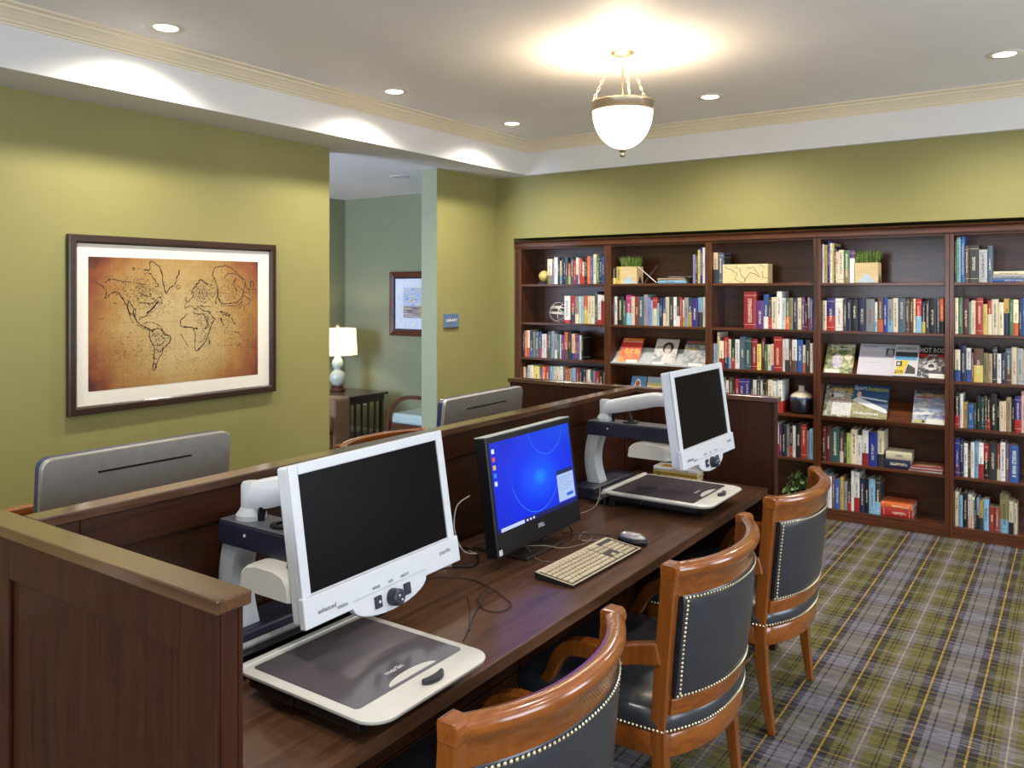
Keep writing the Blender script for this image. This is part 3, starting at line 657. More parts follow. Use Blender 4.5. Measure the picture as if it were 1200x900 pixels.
M, w = lean(-1.53, -1.335, z + .002); magazine(M, w, .25, .004, mosaic('kit_aeroplane_print', [(.3, (60, 62, 40)), (.45, (130, 128, 90)), (.6, (206, 204, 190)), (.75, (240, 238, 234))], 26, 4), [
    ('r', .1, .9, 1, .99, (70, 72, 84)), ('t', 'KITPLANES', .6, .87, .78, .12, (232, 176, 36)), ('e', .4, .68, .24, .07, (232, 232, 232)), ('e', .26, .66, .05, .06, (40, 40, 46)), ('r', .2, .48, .92, .58, (222, 214, 200)), ('t', 'ELECTRONICS', .56, .53, .66, .05, (170, 50, 40)), ('r', .3, .05, 1, .46, mosaic('white_plumes_print', [(.4, (214, 212, 204)), (.55, (240, 240, 238)), (.66, (180, 174, 150))], 30, 6))], 'aeroplane magazine with golden title, far left of the lower slanted shelf', 'magazine', GM)
M, w = lean(-1.34, -1.1, z + .006, 6.155); magazine(M, w, .262, .008, colm((44, 84, 128)), [('p', [(0, .0), (0, .52), (.4, .36), (1, .16), (1, 0)], mosaic('shore_print', [(.35, (116, 112, 60)), (.55, (176, 168, 110)), (.7, (90, 110, 120))], 22, 7)), ('p', [(.0, .52), (.16, .62), (.95, .30), (1, .22), (.96, .18), (.5, .32)], (230, 234, 238)), ('p', [(.1, .66), (.2, .6), (.96, .52), (.96, .56)], (214, 222, 232)), ('e', .18, .7, .06, .1, (228, 190, 170)),
    ('t', 'Sport', .2, .9, .34, .13, (226, 232, 238)), ('t', 'Aviation', .68, .88, .58, .13, (206, 206, 74)), ('t', 'Undiscovered', .42, .14, .66, .09, (240, 240, 236))], 'blue flying magazine with white aircraft, centre of the lower slanted shelf', 'magazine', GM)
M, w = lean(-.942, -.742, z + .002); magazine(M, w, .25, .006, mosaic('aeroplane_row_print', [(.35, (100, 110, 130)), (.5, (176, 186, 206)), (.65, (222, 220, 214))], 20, 8), [
    ('r', .05, .9, 1, .99, (80, 84, 90)), ('t', 'KITPLANES', .62, .87, .74, .12, (226, 176, 40)), ('r', .06, .77, .55, .81, (200, 50, 40)), ('r', .55, .4, 1, .78, (158, 178, 214)), ('p', [(.6, .6), (.7, .66), (.98, .62), (.98, .59)], (230, 230, 234)), ('p', [(.0, .3), (.5, .36), (.7, .3), (.1, .24)], (236, 234, 230)), ('p', [(.1, .55), (.5, .6), (.55, .56)], (230, 230, 226)), ('p', [(.5, .2), (.98, .28), (.98, .2)], (120, 110, 190)), ('r', .05, .01, .42, .11, (196, 190, 120)), ('e', .35, .06, .05, .04, (40, 40, 40)), ('r', .44, .0, 1, .14, (236, 232, 226))], 'aeroplane magazine with several planes, rightmost on the lower slanted shelf', 'magazine', GM)
# two small books facing out on fourth shelf of second bookcase
M, w = lean(-3.082, -2.946, .7405, 6.165, 68); magazine(M, w, .20, .016, colm((62, 128, 172)), [('e', .45, .55, .22, .35, (220, 228, 230)), ('e', .45, .66, .14, .14, (196, 60, 40)), ('e', .62, .38, .2, .12, (60, 110, 170)), ('r', .0, .0, 1, .08, (40, 80, 150))], 'small blue picture book facing out on fourth shelf of second bookcase', 'book', 'books facing out on the fourth shelf of the second bookcase', name='book')
M, w = lean(-2.937, -2.787, .7415, 6.165, 68); magazine(M, w, .20, .02, colm((206, 190, 116)), [('r', 0, .75, 1, 1, (150, 172, 186)), ('r', .1, .5, .9, .58, (236, 214, 120)), ('r', .1, .3, .85, .36, (230, 200, 90))], 'small yellow book facing out on fourth shelf of second bookcase', 'book', 'books facing out on the fourth shelf of the second bookcase', name='book')
# magazines lying flat, fourth bookcase fifth shelf
for k in range(4):
    A, B = -.968 + .004 * k, -.745; m = MB(); z0 = .4106 + k * .009
    Mx = Matrix.Translation(((A + B) / 2, 6.27, z0 + .0045)) @ Matrix.Rotation((-.03, .05, .0, .02)[k], 4, 'Z')
    magazine(Mx @ Matrix.Translation((0, -.1, 0.004)), (B - A) * .93, .2, .008, colm([(196, 190, 170), (170, 60, 80), (206, 200, 190), (176, 70, 96)][k]), [('r', .1, .1, .9, .9, mosaic('stack_print%d' % k, [(.3, (150, 40, 70)), (.5, (210, 150, 90)), (.7, (226, 216, 200))], 22, k))] if k == 3 else [],
             'magazine lying flat in the pile on the fifth shelf, %s' % ['bottommost of four', 'second from the bottom', 'second from the top', 'topmost with red cover'][k], 'magazine', 'magazines piled on the fifth shelf of the fourth bookcase')

# ------------------------------------------------------------------ shelf ornaments
m = MB(); c = Vector((-3.948, 6.225, 1.768)); r = .049
orn = thing('globe_ornament', 'cream ball ornament on a dark stand, top shelf of leftmost bookcase', 'ornament', (c.x, c.y, 1.6955))
m.lathe([(max(.0001, r * sin(a * pi / 14)), -r * cos(a * pi / 14)) for a in range(15)], tuple(c), 24); build('ball', m, plain('cream_ball', 206, 184, 104, .5, var=.15, scale=60), orn, smooth=True)
m = MB(); m.lathe([(.0001, 0), (.053, 0), (.054, .006), (.045, .012), (.03, .02), (.0001, .024)], (c.x - .008, c.y, 1.6956), 28); build('stand', m, plain('slate_stand', 52, 52, 62, .4), orn, smooth=True, autos=30)
m = MB(); c = Vector((-3.796, 6.235, 1.355 + .092)); r = .086
for k, (ax, ang, off) in enumerate([('X', 0, 0), ('X', 60, .3), ('X', 120, -.2), ('Y', 50, .4), ('Y', 110, -.45), ('X', 35, .55), ('Y', 80, .1)]):
    R = Matrix.Translation(c) @ Matrix.Rotation(radians(ang + k * 17), 4, ax) @ Matrix.Rotation(k * .9, 4, 'Z')
    rr = r * sqrt(1 - off * off); ring = []
    for q in range(33):
        a = 2 * pi * q / 32; ring.append([((rr + d) * cos(a), (rr + d) * sin(a), r * off + h) for d, h in ((-.001, -.004), (.002, -.004), (.002, .004), (-.001, .004))])
    m.loft(ring, caps=False, M=R)
tag(build('wire_sphere', m, plain('silver_strap', 206, 200, 190, .4, .15)), 'openwork silver metal sphere standing on second shelf of leftmost bookcase', 'ornament')

def planter(x, y, z, w, d, h, gh, lab):
    T = thing('grass_planter', lab, 'planter', (x, y, z), 0, 'grass planters on the top shelves')
    pw = wood('planter_pine_%d' % int(-x * 100), rgb(196, 170, 120), rgb(222, 200, 152), 'x', .6, 0, 2)
    m = MB(); t = .008
    m.box(x - w / 2, x + w / 2, y, y + t, z, z + h); m.box(x - w / 2, x + w / 2, y + d - t, y + d, z, z + h); m.box(x - w / 2, x - w / 2 + t, y + t, y + d - t, z, z + h); m.box(x + w / 2 - t, x + w / 2, y + t, y + d - t, z, z + h); m.box(x - w / 2 + t, x + w / 2 - t, y + t, y + d - t, z, z + .01)
    b = build('box', m, pw, T)
    m = MB(); m.prism([(x - w * .44, z + .002), (x + w * .44, z + .002), (x, z + h * .5)], 'y', y - .0008, y - .0002); build('painted_triangle', m, plain('pale_blue_paint', 178, 196, 208, .6), b)
    m = MB(); m.prism([(y + d * .15, z + .002), (y + d * .85, z + .002), (y + d * .5, z + h * .5)], 'x', x + w / 2 + .0002, x + w / 2 + .0008); build('painted_triangle', m, plain('slate_paint', 70, 62, 66, .6), b)
    m = MB(); m.box(x - w / 2 + t, x + w / 2 - t, y + t, y + d - t, z + .01, z + h - .012); build('soil', m, plain('soil', 40, 50, 22, .9), T)
    m = MB(); rn = random.Random(5)
    for k in range(520):
        bx_, by_ = x + rn.uniform(-w / 2 + .012, w / 2 - .012), y + rn.uniform(.012, d - .012); hh = gh * rn.uniform(.5, 1.08); a = rn.uniform(0, 6.28)
        fx_ = (bx_ - x) * .5 + rn.uniform(-.022, .022); fy_ = rn.uniform(-.02, .02); ww = .0028
        dx, dy = cos(a) * ww, sin(a) * ww; z0 = z + h - .015
        m.add([(bx_ - dx, by_ - dy, z0), (bx_ + dx, by_ + dy, z0), (bx_ + fx_ * .4 + dx * .8, by_ + fy_ * .4 + dy * .8, z0 + hh * .6), (bx_ + fx_ * .4 - dx * .8, by_ + fy_ * .4 - dy * .8, z0 + hh * .6), (bx_ + fx_, by_ + fy_, z0 + hh)], [(0, 1, 2, 3), (3, 2, 4)])
    gmx = Mat('grass_blades', rough=.6); gmx.base(gmx.ramp(gmx.noise(gmx.coord('Position'), 90, 2), [(.3, rgb(50, 76, 22)), (.5, rgb(96, 124, 44)), (.72, rgb(158, 172, 84))]))
    g = build('grass', m, gmx.m, T); g['kind'] = 'stuff'
planter(-3.088, 6.178, 1.6958, .152, .12, .142, .105, 'pine box planter of green grass on top shelf of second bookcase')
planter(-1.235, 6.178, 1.6958, .152, .12, .142, .105, 'pine box planter of green grass on top shelf of fourth bookcase')
STK = plain('silver_stick', 190, 184, 174, .3, .7)
T = thing('crossed_sticks', 'two crossed sticks ornament beside the grass planter, second bookcase', 'ornament', (-2.93, 6.2, 1.6958))
m = MB(); m.cyl((-2.995, 6.168, 1.835), (-2.845, 6.20, 1.702), .005, n=8); build('pale_stick', m, STK, T, smooth=True, autos=40)
m = MB(); m.cyl((-2.955, 6.205, 1.702), (-2.835, 6.19, 1.84), .007, n=8); build('dark_stick', m, plain('bronze_stick', 92, 76, 66, .4, .5), T, smooth=True, autos=40)
# map covered box
T = thing('map_box', 'long cream box printed with a map, top shelf of middle bookcase', 'box', (-2.1, 6.24, 1.6958))
par = plain('map_parchment', 214, 196, 146, .6, var=.1)
m = MB(); m.box(-2.279, -1.929, 6.178, 6.30, 1.696, 1.842); b = build('box_body', m, par, T, bevel=.002)
m = MB()
for pl in ([(235, 420), (260, 440), (300, 450), (320, 470), (350, 480), (330, 540), (400, 570), (420, 560), (470, 470), (520, 490), (560, 520), (555, 500), (520, 450), (500, 420), (470, 435), (445, 425)], [(345, 405), (340, 430), (380, 440), (385, 500), (420, 530), (425, 565)], [(585, 460), (590, 520), (640, 525)], [(560, 400), (600, 420), (600, 440)]):
    m.tube([pt(820 + x / 8, 260 + y / 8, Y=6.1775) for x, y in pl], .0016, 4)
build('coast_lines', m, INK, b)
m = MB(); m.lathe([(.0001, 0), (.07, 0), (.082, .01), (.084, .03), (.084, .115), (.078, .13), (.055, .15), (.028, .162), (.022, .17), (.022, .195), (.026, .202), (.018, .203), (.0001, .18)], (-1.7, 6.255, .7326), 40)
vm = Mat('glazed_vase', rough=.25, coat=.5); gx2, gy2, gz2 = vm.xyz(vm.coord('Generated'))
vm.base(vm.ramp(gz2 + (vm.noise(vm.mapping(vm.coord('Object'), (30, 30, 3)), 1, 2) - .5) * .12, [(.0, rgb(14, 14, 24)), (.5, rgb(24, 26, 44)), (.57, rgb(60, 74, 120)), (.62, rgb(196, 184, 158)), (1, rgb(206, 198, 186))]))
tag(build('vase', m, vm.m, smooth=True, autos=50), 'round dark blue vase with cream shoulder on fourth shelf of middle bookcase', 'vase')
# ivy
T = thing('potted_ivy', 'small potted ivy on the bottom shelf of the middle bookcase', 'plant', (-1.72, 6.27, .0758))
m = MB(); m.lathe([(.0001, 0), (.05, 0), (.065, .09), (.07, .095), (.062, .095), (.055, .08), (.0001, .08)], (-1.72, 6.27, .0758), 28); build('pot', m, plain('dark_pot', 40, 30, 26, .6), T, smooth=True, autos=40)
m = MB(); rn = random.Random(3)
for k in range(190):
    a = rn.uniform(0, 6.28); rr = rn.uniform(0, .12); hh = rn.uniform(.0, .12) * (1.25 - rr / .11 * .7); c = Vector((-1.72 + rr * cos(a), 6.26 + rr * sin(a) * .95, .155 + hh - (rr > .08) * .05))
    R = Matrix.Translation(c) @ Matrix.Rotation(rn.uniform(0, 6.28), 4, 'Z') @ Matrix.Rotation(rn.uniform(.3, 1.4), 4, 'X'); s_ = rn.uniform(.012, .021)
    m.add([(0, -s_, 0), (s_ * .9, -.3 * s_, .002), (s_ * .5, .5 * s_, 0), (0, 1.1 * s_, .001), (-s_ * .5, .5 * s_, 0), (-s_ * .9, -.3 * s_, .002), (0, 0, -.002)], [(0, 1, 6), (1, 2, 6), (2, 3, 6), (3, 4, 6), (4, 5, 6), (5, 0, 6)], R)
im = Mat('ivy_leaf', rough=.5); im.base(im.ramp(im.noise(im.coord('Position'), 70, 2), [(.3, rgb(50, 80, 36)), (.55, rgb(100, 130, 74)), (.75, rgb(170, 186, 140))]))
build('foliage', m, im.m, T)['kind'] = 'stuff'
m = MB()
for k in range(9):
    a = k * .7; m.tube(spline([(-1.72, 6.27, .14), (-1.72 + .04 * cos(a), 6.27 + .04 * sin(a), .2), (-1.72 + .085 * cos(a), 6.265 + .08 * sin(a), .2 + .02 * (k % 3))], 4), .0015, 5)
build('stems', m, plain('ivy_stem', 80, 70, 40, .7), T)

# ================================================================== FRAMED MAP ON LEFT WALL
T = thing('framed_map', 'antique brown world map in dark wood frame with white mat, on left wall', 'picture', (XL, 2.92, .975))
y0, y1, z0, z1 = 2.236, 3.594, .976, 1.943; xf = XL
FRM = wood('dark_frame_wood', rgb(34, 20, 14), rgb(62, 38, 26), 'y', .35, .2)
m = MB(); fw = .046
pr = [(0, 0), (.028, 0), (.034, .006), (.034, .034), (.026, .041), (.022, fw), (0, fw)]
cs = [(y0, z0, 1, 1), (y1, z0, -1, 1), (y1, z1, -1, -1), (y0, z1, 1, -1), (y0, z0, 1, 1)]
m.loft([[(xf + .001 + d, cy2 + sy * e, cz2 + sz * e) for d, e in pr] for cy2, cz2, sy, sz in cs], caps=False)
build('frame', m, FRM, T)
m = MB(); m.box(xf + .002, xf + .014, y0 + .035, y1 - .035, z0 + .035, z1 - .035); build('mat_board', m, MATW, T)
A = pt(60 + 163 / 3.75, 260 + 747 / 3.75, X=xf + .015); B = pt(60 + 908 / 3.75, 260 + 178 / 3.75, X=xf + .015)
A2 = pt(60 + 163 / 3.75, 260 + 152 / 3.75, X=xf + .015); ya, yb, za, zb = A.y, B.y, A.z, A2.z
mm = Mat('antique_map_print', rough=.7); g1, g2, g3 = mm.xyz(mm.coord('Generated'))
ed = ((g2 - .5).abs() * 2.0).mx((g3 - .5).abs() * 1.75)
cn = ((g2 - .5).sq() * 3.0 + (g3 - .5).sq() * 1.3)
nz = mm.noise(mm.coord('Object'), 5, 5, .65); nf = mm.noise(mm.mapping(mm.coord('Object'), (60, 40, 160)), 1.0, 4, .7)
tone = cn + (nz - .5) * .75
c_ = mm.ramp(tone, [(.0, rgb(190, 164, 112)), (.28, rgb(176, 142, 82)), (.55, rgb(158, 110, 54)), (.85, rgb(128, 62, 30)), (1, rgb(78, 32, 20))])
c_ = mm.mix((nf * 2.2 - 1.1).clamp() * .55, c_, rgb(112, 78, 44))
lat = (((g3 * 9.0).fract() - .5).abs()).lt(.012).mx((((g2 * 14.0).fract() - .5).abs()).lt(.010))
c_ = mm.mix(lat * .35, c_, rgb(90, 60, 38)); mm.base(c_)
m = MB(); m.box(xf + .0142, xf + .0152, ya, yb, za, zb); pr_ = build('map_print', m, mm.m, T)
def q1(x, y): return (100 + x / 9, 295 + y / 9)
def q2(x, y): return (200 + x / 9, 295 + y / 9)
def q3(x, y): return (100 + x / 5.714, 370 + y / 5.714)
CO = []
def co(q, w, *p): CO.append(([q(*a) for a in p], w))
co(q1, 2, (100, 315), (150, 345), (190, 370), (215, 400), (225, 450), (205, 495), (240, 470), (290, 430), (340, 435), (370, 460), (400, 500), (430, 545), (445, 600), (470, 660), (480, 700), (505, 745))
co(q1, 1.5, (215, 330), (250, 290), (340, 300), (420, 320), (520, 325), (600, 345), (650, 350))
co(q1, 2.4, (370, 460), (410, 520), (440, 575), (460, 520), (480, 560), (510, 620), (500, 655), (475, 655), (450, 620), (450, 570))
co(q1, 3, (505, 650), (525, 700), (545, 745), (590, 775), (640, 800), (690, 825), (715, 850))
co(q1, 2.4, (520, 600), (530, 650), (520, 700))
co(q1, 2, (575, 720), (570, 690), (610, 690), (650, 670), (665, 640), (690, 620), (720, 590), (740, 560), (775, 540), (815, 545), (800, 495), (775, 480), (745, 510), (720, 540), (690, 550), (640, 540), (610, 545))
co(q1, 3, (650, 650), (690, 610), (730, 570), (770, 520))
co(q1, 2.6, (615, 190), (660, 195), (680, 180), (680, 120), (700, 100), (740, 130), (790, 165), (810, 240), (825, 330), (840, 400), (858, 435), (890, 380), (940, 350), (960, 310), (980, 240), (990, 190))
co(q1, 2, (620, 230), (690, 230), (720, 280), (745, 330), (770, 360), (730, 370))
co(q1, 1.6, (690, 430), (690, 490), (730, 500)); co(q1, 1.5, (540, 460), (560, 520), (600, 540)); co(q1, 1.5, (610, 400), (590, 440), (640, 470), (680, 470))
co(q1, 1.6, (490, 180), (520, 165), (500, 195), (540, 180)); co(q1, 1.5, (555, 175), (575, 182))
co(q1, 1.8, (615, 760), (660, 740), (740, 755), (790, 790), (830, 850), (900, 890))
co(q1, 2, (300, 540), (330, 545)); co(q1, 1.3, (130, 705), (200, 705))
co(q2, 1.6, (60, 370), (90, 350), (105, 375), (75, 390), (60, 370))
co(q2, 3, (220, 440), (235, 400), (265, 360), (290, 320), (320, 295), (355, 320), (400, 340))
co(q2, 2, (220, 440), (250, 430), (230, 480), (190, 520), (160, 540)); co(q2, 2, (150, 600), (190, 575), (230, 570), (250, 600), (290, 600), (300, 570), (350, 580), (410, 575))
co(q2, 1.6, (150, 600), (155, 550), (190, 520)); co(q2, 1.6, (280, 380), (310, 400), (300, 450), (340, 440)); co(q2, 1.4, (250, 480), (290, 520), (330, 530), (380, 540))
co(q2, 1.4, (150, 480), (175, 490), (160, 520), (150, 480))
co(q2, 2, (440, 250), (460, 180), (520, 155), (600, 150), (650, 180), (700, 220), (750, 270), (800, 300))
co(q2, 2, (440, 250), (465, 290), (480, 330), (500, 400), (490, 470), (470, 545))
co(q2, 2.6, (500, 380), (495, 460), (520, 530), (560, 550), (620, 540), (690, 535), (740, 500), (760, 450), (770, 400), (780, 310))
co(q2, 2.2, (690, 280), (655, 340), (690, 380), (695, 430)); co(q2, 2.2, (790, 320), (800, 370), (830, 400), (850, 310), (880, 350), (860, 400), (900, 390))
co(q2, 1.8, (560, 280), (610, 230), (680, 230), (730, 260), (770, 300)); co(q2, 2, (770, 460), (830, 500), (820, 550), (780, 580), (775, 630))
co(q2, 1.8, (750, 500), (740, 560), (720, 600)); co(q2, 1.6, (530, 570), (600, 570), (690, 575), (740, 540))
co(q2, 3, (520, 630), (560, 635), (600, 655), (630, 680), (570, 665), (520, 630)); co(q2, 2.6, (530, 700), (550, 760), (560, 790)); co(q2, 2.2, (640, 700), (660, 740), (680, 765))
co(q2, 2.6, (300, 590), (350, 620), (400, 630), (430, 660), (445, 700))
co(q2, 2.2, (180, 650), (140, 690), (105, 730), (100, 770), (140, 795)); co(q2, 3.4, (140, 795), (200, 800), (285, 808))
co(q2, 2.2, (230, 640), (290, 660), (350, 660), (380, 720), (390, 770), (360, 800)); co(q2, 2.4, (400, 700), (390, 750), (405, 790), (360, 810)); co(q2, 2, (430, 770), (405, 840), (370, 895)); co(q2, 2, (445, 690), (465, 710), (430, 770))
co(q3, 2.2, (725, 90), (735, 140), (735, 200), (745, 235), (775, 210), (800, 180), (820, 140), (835, 90)); co(q3, 3, (745, 235), (760, 215), (785, 205)); co(q3, 3, (828, 195), (838, 160)); co(q3, 1.6, (760, 180), (790, 160), (810, 120))
co(q3, 2.6, (435, 105), (430, 150), (450, 190), (462, 230), (458, 290), (455, 360), (470, 355), (485, 300), (510, 260), (525, 215), (550, 195), (572, 155), (555, 130), (525, 125), (510, 95), (480, 85), (440, 95))
co(q3, 1.8, (465, 225), (500, 240), (515, 215)); co(q3, 1.8, (470, 200), (510, 190), (540, 160)); co(q3, 2, (462, 290), (480, 290)); co(q3, 1.6, (440, 140), (480, 110), (520, 150), (560, 150)); co(q3, 1.8, (460, 320), (475, 325), (465, 350))
co(q3, 1.3, (1010, 180), (1020, 200), (1035, 180), (1015, 215)); co(q3, 1.6, (1000, 110), (1030, 105), (1020, 125)); co(q3, 1.3, (340, 60), (380, 75), (420, 95), (435, 105)); co(q3, 1.4, (640, 125), (690, 205))
m = MB(); rn = random.Random(8)
for pl, w_ in CO:
    P3 = [pt(x, y, X=xf + .0154) for x, y in pl]; P3 = spline(P3, 3)
    P3 = [Vector((p.x, p.y + rn.uniform(-.0035, .0035), p.z + rn.uniform(-.0035, .0035))) for p in P3]
    hw = .0016 * w_
    for a, b in zip(P3[:-1], P3[1:]):
        d = (b - a); n_ = Vector((0, -d.z, d.y)).normalized() * hw * rn.uniform(.4, 1)
        m.add([a - n_, a + n_, b + n_, b - n_], [(0, 1, 2, 3)])
def small(cx_, cy_, rx, ry, n):
    for k in range(int(n * 2.2)):
        a = pt(cx_ + rn.gauss(0, rx), cy_ + rn.gauss(0, ry), X=xf + .0154)
        if not (ya + .01 < a.y < yb - .01 and za + .01 < a.z < zb - .01): continue
        l = rn.uniform(.003, .012); t_ = rn.choice((0, 0, .3, 1.2, 2.2)); hw = .0009
        d = Vector((0, cos(t_) * l, sin(t_) * l)); n_ = Vector((0, -sin(t_), cos(t_))) * hw
        m.add([a - n_, a + n_, a + d + n_, a + d - n_], [(0, 1, 2, 3)])
for c in ((165, 338, 12, 8, 120), (178, 352, 12, 12, 140), (155, 345, 10, 10, 60), (238, 345, 9, 9, 170), (270, 340, 16, 12, 200), (240, 375, 8, 8, 70), (185, 400, 6, 9, 70), (262, 375, 14, 7, 120), (240, 395, 6, 8, 50), (200, 420, 50, 14, 120), (280, 400, 14, 10, 90), (150, 400, 22, 16, 80), (130, 330, 9, 6, 20)): small(*c)
build('coast_lines', m, INK, pr_)

# sign plaque on pier
a = pt(519.5, 368, X=XL); b = pt(536.5, 382.5, X=XL)
T = thing('wall_sign', 'small blue room sign plaque on the green wall pier', 'sign', (XL, (a.y + b.y) / 2, b.z))
m = MB(); m.box(XL + .0005, XL + .010, a.y, b.y, b.z - .006, a.z); build('plaque', m, plain('plaque_blue', 92, 116, 150, .4), T, bevel=.002)
m = MB(); m.box(XL + .0005, XL + .013, a.y, b.y, b.z - .014, b.z - .0065); build('lower_lip', m, wood('plaque_lip', rgb(80, 50, 20), rgb(110, 70, 30), 'y'), T)
m = MB(); text_mb(m, 'LIBRARY', Matrix.Translation((XL + .0105, (a.y + b.y) / 2, (a.z + b.z) / 2)) @ Matrix.Rotation(pi / 2, 4, 'Z') @ Matrix.Rotation(pi / 2, 4, 'X'), .032, .0006, width=.15); build('lettering', m, MATW, T)

# ================================================================== PARTITION + DESKS
ZP = 1.155; CT = .024
T = thing('desk_partition', 'dark brown panelled partition with end wings dividing the computer desks', 'partition', (-1.87, 2.3, 0))
def panel(x0, x1, y0, y1, axis, n, faces, name='wing_panel', bot=0.0, stile=.10, nstile=None):
    """framed panel; axis: direction of run. faces: which sides get raised frame (-1,+1)"""
    m = MB(); d = .010
    if axis == 'x': m.box(x0, x1, y0 + d, y1 - d, bot, ZP - CT)
    else: m.box(x0 + d, x1 - d, y0, y1, bot, ZP - CT)
    L0, L1 = (x0, x1) if axis == 'x' else (y0, y1)
    def fr(a, b, z0, z1):
        for sgn in (-1, 1):
            if axis == 'x':
                ya_, yb_ = (y0, y0 + d) if sgn < 0 else (y1 - d, y1)
                m.box(a, b, ya_, yb_, z0, z1)
            else:
                xa_, xb_ = (x0, x0 + d) if sgn < 0 else (x1 - d, x1)
                m.box(xa_, xb_, a, b, z0, z1)
    st = [L0 + (L1 - stile - L0) * k / n for k in range(n + 1)] if nstile is None else nstile
    for s_ in st: fr(s_, s_ + stile, bot, ZP - CT)
    for s_, e_ in zip(st[:-1], st[1:]): fr(s_ + stile, e_, ZP - CT - .085, ZP - CT); fr(s_ + stile, e_, bot, bot + .12)
    return m
m = panel(-2.62, -1.137, .812, .866, 'x', 2, (-1, 1), nstile=[-2.62, -1.935, -1.237]); p = build('near_wing', m, PZ, T, bevel=.003)
m = panel(-1.898, -1.846, .867, 3.769, 'y', 3, (1,)); build('long_panel', m, PYW, T, bevel=.003)
m = MB(); m.box(-2.62, -1.160, 3.772, 3.820, 0, ZP - CT); m.box(-1.1595, -1.145, 3.770, 3.822, 0, ZP - CT); build('far_wing', m, PZ, T, bevel=.003)
CAPM = wood('partition_cap_wood', rgb(64, 38, 26), rgb(100, 68, 42), 'x', .22, .8); CAPY = wood('partition_cap_wood_long', rgb(64, 38, 26), rgb(100, 68, 42), 'y', .22, .8)
m = MB(); m.box(-2.63, -1.123, .806, .872, ZP - CT + .0005, ZP); build('near_cap', m, CAPM, T, bevel=.003)
m = MB(); m.box(-1.904, -1.84, .8725, 3.7635, ZP - CT + .0005, ZP); build('long_cap', m, CAPY, T, bevel=.003)
m = MB(); m.box(-2.63, -1.132, 3.764, 3.828, ZP - CT + .0005, ZP); build('far_cap', m, CAPM, T, bevel=.003)
ZD = .74
def worktop(x0, x1, lab, front):
    t = thing('worktop', lab, 'desk', ((x0 + x1) / 2, 2.3, ZD - .035), 0, 'worktops on both sides of the partition')
    m = MB(); m.box(x0, x1, .868, 3.768, ZD - .035, ZD); build('top', m, DESK, t, bevel=.003)
    m = MB(); xa = x1 - .24 if front > 0 else x0 + .22; m.box(xa, xa + .02, .870, 3.766, ZD - .11, ZD - .0355); build('apron', m, PYW, t)
worktop(-1.8385, -1.175, 'long dark brown desk top holding two magnifiers and the black computer', 1)
worktop(-2.57, -1.906, 'desk top hidden behind the partition, under the silver computers', -1)
def bracket(y):
    m = MB(); m.prism([(-1.84, ZD - .036), (-1.45, ZD - .036), (-1.5, ZD - .08), (-1.7, ZD - .2), (-1.8, ZD - .42), (-1.84, ZD - .45)], 'y', y, y + .035); return m

